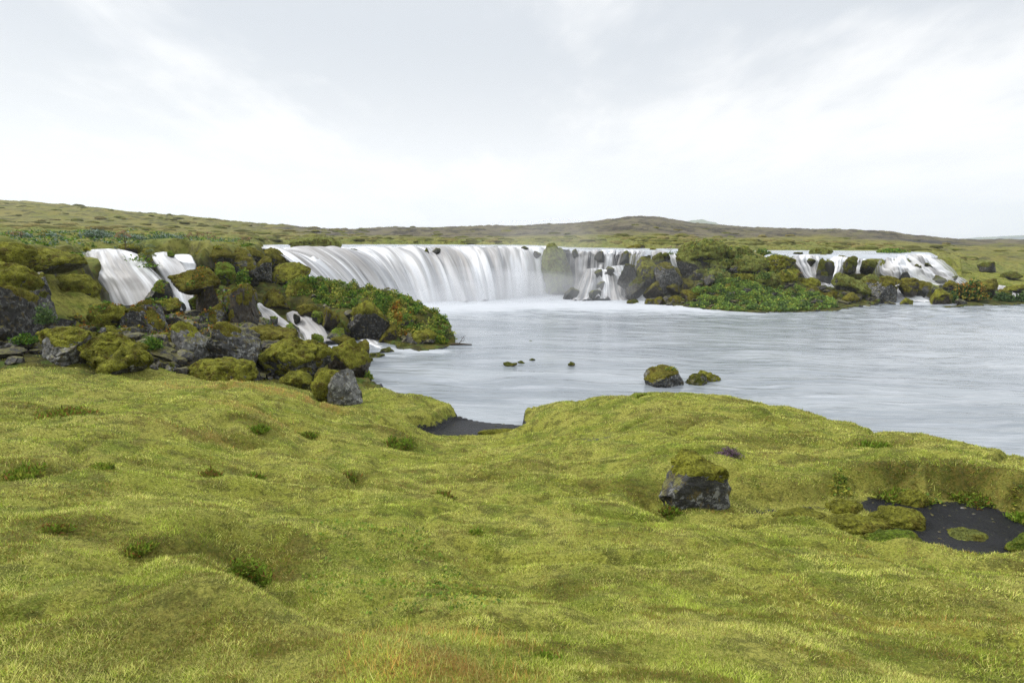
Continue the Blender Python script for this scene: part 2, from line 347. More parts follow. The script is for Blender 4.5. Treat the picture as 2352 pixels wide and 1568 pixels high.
def height(x, y, fine=True):
    r = np.hypot(x, y)
    lo = low_f(x, y)
    # hummocks
    near = 1 - sstep(20, 40, r)
    for bx, by, rx, ry, am in BUMPS:
        lo += am * np.exp(-(((x - bx) / rx) ** 2 + ((y - by) / ry) ** 2))
    for L, dp, cw in CREASE:
        lo -= dp * np.exp(-(seg_dist(x, y, [q[:2] for q in L], closed=False) / cw) ** 2)
    hum = n2(x / 1.9, y / 1.1, 1) * 0.15 + n2(x / .8, y / .5, 2) * 0.06 + n2(x / .4, y / .28, 21) * .022 - .10 * (1 - sstep(.0, .12, np.abs(n2(x / 2.6, y / 1.5, 22))))
    hum *= sstep(.5, 3.0, r) * (0.75 + 0.25 * sstep(3, 9, r))
    lo += hum
    rough = sstep(16, 20, y) * (1 - sstep(-2, 4, x) * (1 - sstep(30, 40, y)))
    bil = np.abs(n2(x / 1.1, y / 1.1, 3)) * .5 + np.abs(n2(x / .45, y / .45, 4)) * .22
    lo += rough * (bil - .25) * 0.7
    # sand pan on the right and beach
    sp = sdist(x, y, PAN) + n2(x / .5, y / .5, 5) * .10 + n2(x / .17, y / .17, 6) * .03
    lo = lo + (ZPAN + .012 * n2(x, y, 8) - lo) * sstep(-.32, 0.05, sp) * (1 - 0.0 * near)
    pl = plat_f(x, y)
    zr = zriver(x, y)
    pl += n2(x / 4, y / 4, 9) * .25 * sstep(20, 40, r) + (np.abs(n2(x / 1.6, y / 1.6, 10)) - .2) * .45 * sstep(14, 24, r)
    su = sdist(x, y, URIV)
    inr = sstep(-1.6, .3, su)
    pl = np.where(su > -2.5, np.maximum(pl, zr + .12 * sstep(0, -1.5, su)), pl)
    pl = pl + (zr - .35 - pl) * inr
    sc = sdist(x, y, CLIFF) + n2(x / 2.2, y / 2.2, 11) * .5 * (1 - sstep(-.8, 0.4, su)) + n2(x / .8, y / .8, 12) * .22
    k = sstep(-.55, .55, sc)
    soft = sstep(41, 50, x)      # to the right of the cascades the land slopes instead
    k = k * (1 - soft) + sstep(-10, 6, sc) * soft
    h = lo + (pl - lo) * k
    # pool and shore
    ps = sdist(x, y, POOL)
    wob = n2(x / .9, y / .9, 13) * .16 + n2(x / .3, y / .3, 14) * .06
    sand_s = sdist(x, y, SAND)
    ps = ps + wob * (1 - sstep(-1.2, -.2, sand_s))
    land = np.maximum(-ps, 0)
    turf = 1 - sstep(16.5, 20, r)
    lim = 1.25 * np.power(land / .8 + 1e-6, .5) * turf + (1 - turf) * (0.25 + 2.2 * land)
    sandk = sstep(-.3, .0, sand_s)
    h = np.where(ps < 0, np.maximum(np.minimum(h, lim), .03 + np.minimum(.1 * land, .25)), h)
    h = h + (.03 + .07 * land - h) * sandk * (ps < 0)
    h = np.where(ps > 0, np.minimum(h, -.03 - .3 * np.minimum(ps, 2.2)) * (1 - k) + h * k * (sc > 0), h)
    h = np.where((ps > 0) & (k < .999), np.minimum(h, np.maximum(-.05 - .3 * np.minimum(ps, 2.2), (pl + .7) * k - .7)), h)
    for P, hw in STREAMS:
        best = np.full(x.shape, 1e9); zz_ = np.zeros(x.shape)
        for i in range(len(P) - 1):
            a = P[i]; b = P[i + 1]; ab = b[:2] - a[:2]; L = ab @ ab + 1e-9
            t = np.clip(((x - a[0]) * ab[0] + (y - a[1]) * ab[1]) / L, 0, 1)
            d = np.hypot(x - a[0] - t * ab[0], y - a[1] - t * ab[1])
            m = d < best; best = np.where(m, d, best); zz_ = np.where(m, a[2] + t * (b[2] - a[2]), zz_)
        f = 1 - sstep(hw * .9, hw * 1.7, best)
        h = np.where(zz_ < h + 5, h + (np.minimum(h, zz_ - .22) - h) * f, h)
    # hills far out
    uh = x / np.maximum(y, .3) * 1327.8 + CU
    uh = np.where(y < 2, np.where(x < 0, -1500, 3500), np.clip(uh, -1500, 3500))
    rv = np.interp(uh, *zip(*R_RIDGE)); R = np.interp(uh, *zip(*R_DIST))
    c = CV - rv
    tan_el = (-FPX * sP + c * cP) / (FPX * cP + c * sP)
    yy = np.maximum(y, r * .5)
    zr_ = EYE + R * tan_el
    t = (yy - 70) / (R - 70)
    base = 4.35 - 1.6 * sstep(2000, 2300, uh)
    prof = np.clip(t, 0, 1)
    hz = base + (zr_ - base) * (prof * (1.35 - .35 * prof) * .6 + .4 * sstep(0, 1, prof))
    hz = np.where(t > 1, zr_ - (t - 1) * R * .035, hz)
    # dark slag knoll on the right
    kx, ky = (2110 - CU) / 1327.8 * 150, 150
    hz += .8 * np.exp(-(((x - kx) / 11) ** 2 + ((y - ky) / 22) ** 2))
    lump = n2(x / 26, y / 20, 15) * 1.2 + n2(x / 9, y / 7, 16) * .6 + (np.abs(n2(x / 3.1, y / 2.5, 17)) - .25) * .5
    hz += lump * sstep(80, 160, r) * (1 - .8 * sstep(.85, 1.0, t) * (1 - sstep(1.0, 1.4, t)))
    f = sstep(88, 150, yy)
    h = h + (hz - h) * f
    # behind the tripod the ground just rolls away
    if fine:
        q = sstep(1.0, 3, r) * (1 - sstep(30, 60, r))
        h = h + q * (1 - sstep(-.02, .1, ps)) * (1 - sandk * .8) * (1 - .9 * sstep(-.1, .05, sp)) * (
            n2(x / .22, y / .2, 18) * .014 + n2(x / .09, y / .08, 19) * .007)
    return h

# ------------------------------------------------------------------ flowing water (drawn first because it carves its bed)
def catmull(P, n):
    P = np.array(P, float); k = len(P)
    Q = np.vstack([2 * P[0] - P[1], P, 2 * P[-1] - P[-2]])
    out = []
    t = np.linspace(0, k - 1 - 1e-6, n)
    i = t.astype(int); f = (t - i)[:, None]
    a, b, c, d = Q[i], Q[i + 1], Q[i + 2], Q[i + 3]
    return .5 * (2 * b + (c - a) * f + (2 * a - 5 * b + 4 * c - d) * f ** 2 + (3 * b - 3 * c + d - a) * f ** 3)

def strip_points(secs, nt):
    L = np.array([WD(s[0], s[1], s[2]) for s in secs]); R = np.array([WD(s[3], s[4], s[5]) for s in secs])
    return catmull(L, nt), catmull(R, nt)

def strip_grid(Lp, Rp, nx, seed, bulge=.12, amp=.07, fr=14, edge=.10, sink=.12):
    nt = len(Lp); s = np.linspace(0, 1, nx)
    P = Lp[:, None] * (1 - s)[None, :, None] + Rp[:, None] * s[None, :, None]
    T = np.gradient(P, axis=0); T /= np.linalg.norm(T, axis=2)[..., None] + 1e-9
    X = np.gradient(P, axis=1); X /= np.linalg.norm(X, axis=2)[..., None] + 1e-9
    Nn = np.cross(X, T); Nn /= np.linalg.norm(Nn, axis=2)[..., None] + 1e-9
    flip = np.where((Nn[..., 2] * 1.0 - Nn[..., 1]) < 0, -1, 1)[..., None]; Nn *= flip
    S, Tt = np.meshgrid(s, np.linspace(0, 1, nt))
    w_ = np.linalg.norm(Rp - Lp, axis=1).mean(); ln = np.linalg.norm(np.diff((Lp + Rp) / 2, axis=0), axis=1).sum()
    q = n2(S * w_ * fr / 14 * 2.2, Tt * ln * .25, seed) * amp * 1.5 + n2(S * w_ * fr / 14 * 6, Tt * ln * .45, seed + 1) * amp * .6 \
        + n2(S * w_ * 1.2 + 3, Tt * ln * 1.1, seed + 2) * amp * 1.2
    ed = np.minimum(S, 1 - S) * 2
    q = q * sstep(0, .22, Tt)
    q = q + bulge * np.sqrt(np.clip(ed, 0, 1)) - sink
    P = P + Nn * q[..., None]
    side = n2(np.zeros_like(Tt) + 5, Tt * ln * .6, seed + 5) * .08 + n2(np.zeros_like(Tt) + 9, Tt * ln * 2, seed + 6) * .03
    P = P + X * (side * (np.abs(S - .5) * 2) ** 2)[..., None]
    return P, S * w_, Tt * ln, ed

def water_strip(name, secs, seed, label, cat, group=None, nt=90, nx=None, veil=0.0, carve=.0, shade=0.5, steps=None, parent=None, **kw):
    Lp, Rp = strip_points(secs, nt)
    w_ = np.linalg.norm(Rp - Lp, axis=1).mean()
    nx = nx or int(max(24, min(220, w_ * 34)))
    P, U, V, ed = strip_grid(Lp, Rp, nx, seed, **kw)
    if steps is not None:
        P = steps(P, U, V)
    if carve: STREAMS.append((((Lp + Rp) / 2)[::6], carve))
    if seed in (21, 25, 29): STREAMS.append((((Lp + Rp) / 2)[:(nt * 2) // 3:4], w_ * .42))
    PENDING.append((name, P, U, V, ed, seed, label, cat, group, veil, shade, parent))
    return P
PENDING = []

G5 = None
# left falls
water_strip('waterfall', [(196, 570, 28.6, 300, 572, 29.6), (188, 574.5, 27.4, 318, 576.5, 28), (190, 590, 26.7, 330, 585, 27.0), (200, 622, 26.0, 352, 610, 26.0), (222, 655, 25.4, 385, 648, 25.1), (238, 695, 24.7, 425, 712, 24.2)],
            21, 'broad silky white waterfall furthest left, pouring over a moss ledge above grey boulders', 'waterfall', carve=.0, nt=110, amp=.06, bulge=.12, veil=.05)
water_strip('waterfall', [(352, 578, 30.2, 400, 578, 30.6), (344, 585, 28.9, 402, 588, 29.3), (352, 605, 28.1, 425, 606, 28.4), (374, 640, 27.2, 442, 636, 27.4), (392, 668, 26.6, 444, 662, 26.6), (408, 700, 25.7, 452, 698, 25.7), (424, 718, 25.2, 462, 714, 25.3)],
            25, 'narrow white waterfall right beside the leftmost one, twisting down behind brown mossy rocks', 'waterfall', carve=.0, veil=.05, amp=.05)
water_strip('waterfall', [(396, 580, 31.4, 438, 580, 31.6), (394, 584, 30.2, 444, 586, 30.2), (402, 594, 29.4, 448, 600, 29.4), (418, 612, 29.2, 448, 618, 29.3), (420, 628, 28.7, 446, 634, 28.7)],
            29, 'short thin veil of white water between two moss ledges, right of the narrow left fall', 'waterfall', veil=.12, amp=.03, bulge=.04)
# stream through the boulders
water_strip('cascade', [(588, 696, 30.2, 604, 697, 30.4), (592, 703, 29.6, 608, 705, 29.8), (598, 722, 28.9, 640, 722, 29), (600, 742, 28.3, 664, 738, 28.4), (614, 758, 27.7, 684, 752, 27.8), (652, 776, 27.1, 696, 772, 27.1), (668, 800, 26.2, 728, 790, 26.4)],
            33, 'small white cascade hooking round a dark brown mossy boulder into the left pool', 'cascade', carve=.5, amp=.09, bulge=.16)
water_strip('cascade', [(655, 718, 30.4, 690, 716, 30.6), (656, 727, 29.8, 710, 724, 30), (666, 744, 28.9, 738, 739, 29), (692, 768, 27.8, 750, 757, 28), (702, 794, 26.5, 768, 782, 27)],
            37, 'fan shaped white cascade spilling beside the green spit, right of the hooked one', 'cascade', carve=.6, amp=.08, bulge=.2)
water_strip('cascade', [(822, 777, 28.1, 866, 779, 28.0), (838, 788, 27.2, 878, 787, 27.2), (856, 798, 26.5, 896, 794, 26.6), (868, 812, 25.5, 935, 805, 25.9), (880, 822, 24.9, 975, 815, 25.3)],
            41, 'low foaming cascade where the stream enters the river below the green spit', 'cascade', carve=.5, amp=.06, bulge=.12)
water_strip('cascade', [(848, 812, 25.4, 866, 806, 25.6), (850, 820, 24.8, 884, 815, 25.1), (852, 833, 24.0, 910, 828, 24.3)],
            44, 'tiny white spill over dark wet stones in front of the low foaming cascade', 'cascade', carve=.3, amp=.04, bulge=.1)

# the main fall: water leaves the plateau level and arcs to the pool
def main_fall():
    top = catmull([WD(568, 566, 43.5), WD(630, 571, 47), WD(720, 572, 49), WD(850, 572, 51), WD(1000, 572, 52.4), WD(1130, 571, 54), WD(1268, 570, 56.3)], 420)
    bot = catmull([WD(760, 705, 41.5), WD(815, 703, 43), WD(875, 698, 44.6), WD(950, 695, 45.7), WD(1060, 693, 46.6), WD(1160, 684, 48.6), WD(1283, 664, 54.2)], 420)
    top[:, 2] = zriver(top[:, 0], top[:, 1]) + .02; bot[:, 2] = -.12
    s_ = np.linspace(0, 1, 420); top[:, 1] += n2(s_ * 9, s_ * 0, 59) * .8 + n2(s_ * 22, s_ * 0, 60) * .35; top[:, 2] += n2(s_ * 12, s_ * 0, 62) * .16
    s = np.linspace(0, 1, 420)
    # each rope of water leaves the lip at its own pace
    jit = n2(s * 26, s * 0, 51) * .35 + n2(s * 60, s * 0, 52) * .12
    dipp = n2(s * 14, s * 0 + 3, 53)
    nt = 150; t = np.concatenate([np.linspace(-.45, 0, 30, endpoint=False), np.linspace(0, 1, nt)])
    P = np.zeros((len(t), 420, 3))
    D = bot - top; D[:, 2] = 0
    # plateau run-in heads upstream (away from the viewer)
    up = np.stack([-.35 + 0 * s, 1 + 0 * s, 0 * s], 1) * 6.0
    up[:150] = np.array([-2.6, 5.4, 0]) 
    k = sstep(.0, .35, s)[:, None]
    up = np.array([-3.4, 4.2, 0]) * (1 - k) + np.array([-1.2, 5.8, 0]) * k
    for i, tt in enumerate(t):
        if tt < 0:
            P[i] = top + up * (-tt / .45) ** 1.2; P[i, :, 2] = zriver(P[i, :, 0], P[i, :, 1]) + .03 + .05 * n2(P[i, :, 0] * .9, P[i, :, 1] * .5, 58)
        else:
            q = tt
            h = q * (1 + jit * (1 - q) * q * 2)
            P[i] = top + D * h[:, None]
            lead = .10 + .05 * dipp
            f = np.clip((q - 0) / 1, 0, 1)
            fall = f ** (2.5 + .5 * dipp)
            P[i, :, 2] = top[:, 2] * (1 - fall) + bot[:, 2] * fall + .03 * (1 - fall)
    X = np.gradient(P, axis=1); T = np.gradient(P, axis=0)
    Nn = np.cross(X, T); Nn /= np.linalg.norm(Nn, axis=2)[..., None] + 1e-9
    Nn *= np.where(Nn[..., 2:3] - Nn[..., 1:2] < 0, -1, 1)
    S, Tt = np.meshgrid(s * 24, t * 5)
    wgt = sstep(-.5, 1.2, Tt)
    q = (n2(S * .9, Tt * .22, 54) * .38 + n2(S * 2.4, Tt * .3, 55) * .20 + n2(S * 7, Tt * .4, 56) * .03) * wgt
    q += n2(S * .8, Tt * 1.0 + 20, 57) * .12 * (1 - sstep(.2, 2.0, Tt))
    P += Nn * q[..., None]
    return P, S, Tt
MF, MS, MT = main_fall()
ed = np.minimum(MS / 24, 1 - MS / 24) * 60
PENDING.append(('waterfall', MF, MS * 1.0, MT + 4, ed, 61, 'very wide curtain waterfall across the middle, white and beige ropes of water in mist', 'waterfall', None, 0.0, 1.0, None))

# the broken fall right of the dark pillar
def lumpy(cs):
    def f(P, U, V):
        for (u, v, d, r, a) in cs:
            c = WD(u, v, d); e = np.linalg.norm(P - c, axis=2)
            P[..., 1] -= a * np.exp(-(e / r) ** 2); P[..., 2] += a * .45 * np.exp(-(e / r) ** 2)
        return P
    return f
water_strip('waterfall', [(1306, 570, 54.6, 1492, 571, 54.2), (1304, 576, 52.1, 1494, 577, 51.6), (1306, 586, 51.4, 1488, 588, 51), (1306, 615, 51.0, 1482, 618, 50.4), (1306, 650, 50.7, 1478, 650, 50.0), (1300, 676, 50.2, 1472, 676, 49.6)],
            71, 'see-through veil waterfall of separate threads just right of the dark rock pillar', 'waterfall', veil=.40, amp=.14, bulge=0, nt=120)
water_strip('cascade', [(1340, 618, 50.4, 1400, 622, 50.2), (1332, 632, 49.9, 1420, 628, 49.7), (1322, 652, 49.2, 1432, 652, 49.0), (1308, 680, 48.2, 1440, 680, 48.1), (1296, 694, 47.2, 1450, 690, 47.2)],
            74, 'mound of white water fanning over hidden rocks at the foot of the thread veil fall', 'cascade', veil=.1, amp=.22, bulge=.35, nt=110)
water_strip('cascade', [(1396, 612, 50.1, 1450, 608, 50.0), (1404, 632, 49.5, 1462, 640, 49.5), (1420, 652, 48.9, 1490, 665, 48.7), (1428, 672, 48.1, 1540, 677, 48), (1430, 692, 47.0, 1590, 690, 47)],
            77, 'white chute running right from the thread veil fall past round brown boulders', 'cascade', veil=.1, amp=.16, bulge=.2, nt=110)
water_strip('waterfall', [(1494, 574, 53.2, 1536, 575, 53), (1492, 579, 51.4, 1536, 580, 51.4), (1494, 590, 50.9, 1534, 590, 50.9), (1494, 606, 50.6, 1532, 604, 50.6)],
            80, 'very short white spill over the brink between the thread veil fall and the islet', 'waterfall', veil=.3, amp=.05)
water_strip('waterfall', [(1536, 578, 52.6, 1552, 579, 52.6), (1535, 586, 51, 1554, 586, 51), (1540, 602, 50.4, 1568, 602, 50.4), (1550, 624, 50, 1579, 622, 50)],
            83, 'slim white fall squeezed between brown boulders and the left side of the green islet', 'waterfall', veil=.15, amp=.05)
# right-hand cascades
water_strip('waterfall', [(1822, 584, 53, 1884, 584, 53.4), (1816, 590, 51.1, 1886, 590, 51.5), (1820, 604, 50.4, 1890, 604, 50.6), (1836, 630, 49.7, 1896, 632, 49.8), (1850, 648, 49.2, 1915, 648, 49.2), (1862, 664, 48.6, 1930, 660, 48.6)],
            86, 'white waterfall right of the green islet, left of the split dark rock', 'waterfall', veil=.12, amp=.15, nt=100)
water_strip('waterfall', [(1906, 586, 53.4, 1950, 586, 53.4), (1904, 593, 51.3, 1950, 594, 51.3), (1902, 612, 50.6, 1946, 612, 50.6), (1898, 636, 49.9, 1936, 634, 49.9), (1888, 652, 49.2, 1930, 650, 49.2)],
            89, 'white waterfall right of the split dark rock, dropping into the same small basin', 'waterfall', veil=.12, amp=.13)
water_strip('waterfall', [(1962, 592, 53, 1992, 592, 53), (1961, 598, 51.3, 1994, 598, 51.3), (1962, 610, 50.8, 1996, 610, 50.8), (1965, 628, 50.3, 1997, 628, 50.3)],
            92, 'little fringed veil of water between two mossy rocks, middle of the right falls', 'waterfall', veil=.4, amp=.04)
water_strip('waterfall', [(2010, 587, 54.6, 2134, 581, 56), (2010, 595, 52.6, 2150, 588, 54.5), (2006, 612, 51.7, 2178, 604, 53.6), (2012, 628, 51, 2206, 624, 53), (2030, 645, 50.2, 2234, 642, 52.6), (2060, 664, 49.4, 2270, 660, 52.2)],
            95, 'broad stepped waterfall furthest right, spreading over dark stones towards the green slope', 'waterfall', veil=.18, amp=.2, nt=120, nx=200,
            steps=lumpy([(2070, 612, 51.8, .8, .35), (2110, 622, 52, .7, .3), (2050, 620, 51.4, .6, .3), (2140, 632, 52.4, .7, .3)]))
water_strip('cascade', [(2040, 654, 50, 2100, 655, 50), (2038, 664, 49, 2110, 664, 49), (2042, 676, 48, 2132, 676, 48), (2050, 690, 46.9, 2160, 690, 46.7), (2056, 703, 45.0, 2196, 704, 44.8)],
            98, 'low white cascade entering the river beside a small pointed stone, under the stepped fall', 'cascade', carve=1.5, veil=.05, amp=.1, bulge=.15)
water_strip('cascade', [(2284, 655, 56, 2312, 656, 56), (2286, 663, 54, 2330, 664, 54), (2262, 672, 51, 2356, 674, 51), (2236, 682, 49, 2350, 684, 49)],
            99, 'small flat run of white water at the right edge behind dark green bushes', 'cascade', carve=1.6, veil=.05, amp=.06, bulge=.15)

low_f = RBF(low_pts); plat_f = RBF(plat_pts, c=1.5)

# ------------------------------------------------------------------ materials
def patchy(N, P, scale, lo, hi, detail=3, rough=.55):
    return N.ramp(N.noise(P, scale, detail, rough), lo, hi)

def ground_material():
    m, N, b, o = mat('turf_and_sand')
    P = N.node('ShaderNodeTexCoord').outputs['Object']
    geo = N.node('ShaderNodeNewGeometry')
    sepn = N.node('ShaderNodeSeparateXYZ'); N.put(sepn.inputs[0], geo.outputs['Normal'])
    c = N.mix(patchy(N, P, .55, .38, .62, 4), (.27, .285, .040), (.33, .315, .065))
    c = N.mix(N.math('MULTIPLY', patchy(N, P, 1.3, .50, .60, 5, .65), .8), c, (.120, .165, .016))
    c = N.mix(N.math('MULTIPLY', patchy(N, P, 2.1, .54, .64, 5, .7), .7), c, (.135, .105, .030))
    c = N.mix(N.math('MULTIPLY', patchy(N, N.scale(P, (1, 1.5, 1)), 4.5, .50, .60, 5, .65), .75), c, (.085, .085, .018))
    c = N.mix(N.math('MULTIPLY', patchy(N, P, 45, .46, .62, 3, .6), .55), c, (.065, .075, .012))
    c = N.mix(N.math('MULTIPLY', patchy(N, P, 70, .56, .66, 2, .6), .5), c, (.42, .42, .09))
    # cushion moss on the broken ground
    mossc = N.mix(patchy(N, P, 1.7, .4, .6, 4), (.035, .034, .008), (.105, .095, .016))
    mossc = N.mix(N.math('MULTIPLY', patchy(N, P, 3.3, .52, .64, 4), .8), mossc, (.075, .125, .018))
    mossc = N.mix(N.math('MULTIPLY', patchy(N, P, 26, .45, .62, 3), .6), mossc, (.035, .035, .007))
    c = N.mix(N.attr('broken'), c, mossc)
    plc = N.mix(patchy(N, P, .5, .4, .6, 4), (.15, .17, .034), (.215, .205, .05))
    plc = N.mix(N.math('MULTIPLY', patchy(N, P, 3.1, .46, .62, 5, .65), .75), plc, (.055, .055, .012))
    c = N.mix(N.attr('upland'), c, plc)
    rock = N.mix(patchy(N, P, 2.4, .4, .6, 5, .65), (.016, .015, .014), (.062, .055, .046))
    rock = N.mix(N.math('MULTIPLY', patchy(N, P, 5, .5, .62, 4), .85), rock, (.055, .050, .008))
    steep = N.ramp(sepn.outputs[2], .15, .45, 1.0, 0.0)
    c = N.mix(N.math('MULTIPLY', steep, N.attr('broken')), c, rock)
    scrub = N.mix(patchy(N, P, 14, .42, .6, 4), (.060, .062, .010), (.135, .10, .022))
    c = N.mix(N.math('MULTIPLY', N.attr('lush'), .85), c, scrub)
    c = N.mix(N.math('MULTIPLY', N.attr('straw'), patchy(N, P, 5, .35, .6, 4)), c, (.30, .185, .05))
    sand = N.mix(patchy(N, P, 160, .4, .6, 2), (.007, .007, .009), (.024, .024, .028))
    sand = N.mix(N.math('MULTIPLY', patchy(N, P, 1.8, .45, .6, 4), .6), sand, (.006, .006, .008)); sand = N.mix(N.math('MULTIPLY', patchy(N, P, 24, .62, .68, 3, .6), .7), sand, (.055, .06, .025))
    # scattered tufts on the sand, a ragged moss margin
    tuft = patchy(N, P, 5.5, .60, .66, 5, .65)
    sa = N.attr('sand')
    sm = N.ramp(N.math('ADD', sa, N.math('MULTIPLY', N.math('SUBTRACT', N.noise(P, 7, 5, .7), .5), .9)), .42, .56)
    c = N.mix(sm, c, sand)
    wet = N.math('MULTIPLY', N.ramp(N.node('ShaderNodeSeparateXYZ').outputs[2], 0, 1), 0)
    N.put(b.inputs['Base Color'], c)
    N.put(b.inputs['Roughness'], N.mix(sm, (.95,) * 3, (.42,) * 3))
    b.inputs['Specular IOR Level'].default_value = .18
    bp = N.node('ShaderNodeBump'); bp.inputs['Distance'].default_value = .03; bp.inputs['Strength'].default_value = .9
    hh = N.math('ADD', N.noise(P, 38, 4, .65), N.math('MULTIPLY', N.noise(P, 8, 3, .6), 1.2))
    N.put(bp.inputs['Height'], hh); N.l.new(bp.outputs[0], b.inputs['Normal'])
    return m

def hill_material():
    m, N, b, o = mat('moss_and_slag')
    P = N.node('ShaderNodeTexCoord').outputs['Object']
    SQ = N.scale(P, (1, .8, 1))
    green = N.mix(patchy(N, SQ, .12, .4, .62, 5, .6), (.155, .155, .028), (.20, .175, .045))
    green = N.mix(N.math('MULTIPLY', patchy(N, SQ, .35, .46, .64, 5, .65), .85), green, (.050, .052, .016))
    slag = N.mix(patchy(N, SQ, .13, .42, .58, 6, .7), (.045, .038, .030), (.135, .115, .075))
    slag = N.mix(N.math('MULTIPLY', patchy(N, SQ, .22, .50, .60, 5, .7), .75), slag, (.15, .135, .06))
    slag = N.mix(N.math('MULTIPLY', patchy(N, SQ, 1.6, .56, .66, 3, .6), .6), slag, (.17, .15, .06))
    f = N.ramp(N.math('ADD', N.attr('slag'), N.math('MULTIPLY', N.math('SUBTRACT', N.noise(SQ, .07, 5, .65), .5), 1.6)), .3, .7)
    c = N.mix(f, green, slag)
    c = N.mix(N.math('MULTIPLY', N.attr('knoll'), .8), c, (.035, .035, .040))
    N.put(b.inputs['Base Color'], c); b.inputs['Roughness'].default_value = .95
    bp = N.node('ShaderNodeBump'); bp.inputs['Distance'].default_value = .6; bp.inputs['Strength'].default_value = .8
    N.put(bp.inputs['Height'], N.noise(P, .9, 5, .65)); N.l.new(bp.outputs[0], b.inputs['Normal'])
    return m

def river_material(name, flow=(1, 0)):
    m, N, b, o = mat(name)
    P = N.node('ShaderNodeTexCoord').outputs['Object']
    rot = N.node('ShaderNodeVectorRotate', rotation_type='Z_AXIS'); N.put(rot.inputs['Vector'], P); rot.inputs['Angle'].default_value = math.radians(8)
    warp = N.node('ShaderNodeTexNoise'); N.put(warp.inputs['Vector'], P); warp.inputs['Scale'].default_value = .16; warp.inputs['Detail'].default_value = 2
    wv = N.scale(N.vmath('SUBTRACT', warp.outputs['Color'], (.5, .5, .5)), (2.4, 2.4, 0))
    Q = N.vmath('ADD', rot.outputs[0], wv)
    s1 = N.scale(Q, (.30, 1.5, 1)); s2 = N.scale(Q, (.5, 4.2, 1)); s3 = N.scale(Q, (.12, .45, 1))
    c = N.mix(N.ramp(N.noise(s3, 1, 5, .6), .38, .62), (.205, .230, .252), (.305, .330, .352))
    c = N.mix(N.math('MULTIPLY', N.ramp(N.noise(s1, 1.1, 4, .6), .5, .72), .55), c, (.44, .46, .50))
    foam = N.attr('foam')
    fn = N.math('ADD', N.math('MULTIPLY', N.noise(s1, 1.3, 5, .65), .6), N.math('MULTIPLY', N.noise(s2, 1.0, 4, .6), .5))
    ff = N.ramp(N.math('ADD', foam, N.math('MULTIPLY', N.math('SUBTRACT', fn, .55), 2.0)), .35, 1.0)
    ff = N.math('MULTIPLY', ff, N.ramp(foam, .02, .25))
    c = N.mix(ff, c, (.50, .52, .55))
    N.put(b.inputs['Base Color'], c)
    N.put(b.inputs['Roughness'], N.mix(ff, (.15,) * 3, (.7,) * 3))
    b.inputs['IOR'].default_value = 1.33; b.inputs['Specular IOR Level'].default_value = .5
    bp = N.node('ShaderNodeBump'); bp.inputs['Distance'].default_value = .13; bp.inputs['Strength'].default_value = .6
    hh = N.math('ADD', N.math('MULTIPLY', N.noise(s1, 1.0, 3, .5), 1.0), N.math('MULTIPLY', N.noise(s2, .9, 3, .5), .5))
    N.put(bp.inputs['Height'], hh); N.l.new(bp.outputs[0], b.inputs['Normal'])
    return m

def fall_material():
    """long streaks of white water, beige where the sheet is thick, gaps where it is thin"""
    m, N, b, o = mat('falling_water')
    U = N.attr('across'); V = N.attr('along'); veil = N.attr('veil'); ed = N.attr('edge'); sd = N.attr('seed'); tint = N.attr('shade')
    def nz(su, sv, det=3, off=0.0):
        cb = N.node('ShaderNodeCombineXYZ')
        N.put(cb.inputs[0], N.math('MULTIPLY', U, su)); N.put(cb.inputs[1], N.math('MULTIPLY', V, sv)); N.put(cb.inputs[2], N.math('ADD', sd, off))
        return N.noise(cb.outputs[0], 1.0, det, .55)
    big = nz(.55, .10, 3); mid = nz(2.4, .16, 3, 5.0); fin = nz(9, .35, 4, 9.0)
    a = N.math('ADD', N.math('MULTIPLY', big, .53), N.math('ADD', N.math('MULTIPLY', mid, .36), N.math('MULTIPLY', fin, .13)))
    c = N.mix(N.ramp(a, .43, .57), (.78, .785, .80), (.33, .312, .298))
    c = N.mix(N.math('MULTIPLY', N.ramp(mid, .50, .64), .75), c, (.26, .265, .28))
    c = N.mix(N.math('MULTIPLY', N.ramp(fin, .5, .66), .35), c, (.70, .70, .71))
    low = N.ramp(V, 6.5, 9.0)       # churned white towards the foot of the great fall
    c = N.mix(N.math('MULTIPLY', low, N.math('MULTIPLY', tint, .6)), c, (.58, .59, .61))
    N.put(b.inputs['Base Color'], c); b.inputs['Roughness'].default_value = .55
    b.inputs['Specular IOR Level'].default_value = .3
    veil = N.math('MULTIPLY', veil, N.ramp(V, .3, 1.6, .3, 1.0))
    thr = N.math('ADD', N.math('MULTIPLY', mid, .55), N.math('MULTIPLY', fin, .45))
    hole = N.ramp(N.math('ADD', thr, N.math('MULTIPLY', veil, .30)), .60, .74)
    al = N.math('SUBTRACT', 1.0, N.math('MULTIPLY', hole, N.ramp(veil, 0, .1)))
    eg = N.ramp(N.math('ADD', ed, N.math('MULTIPLY', N.math('SUBTRACT', fin, .5), .5)), .0, .32)
    N.put(b.inputs['Alpha'], N.math('MULTIPLY', al, eg))
    return m

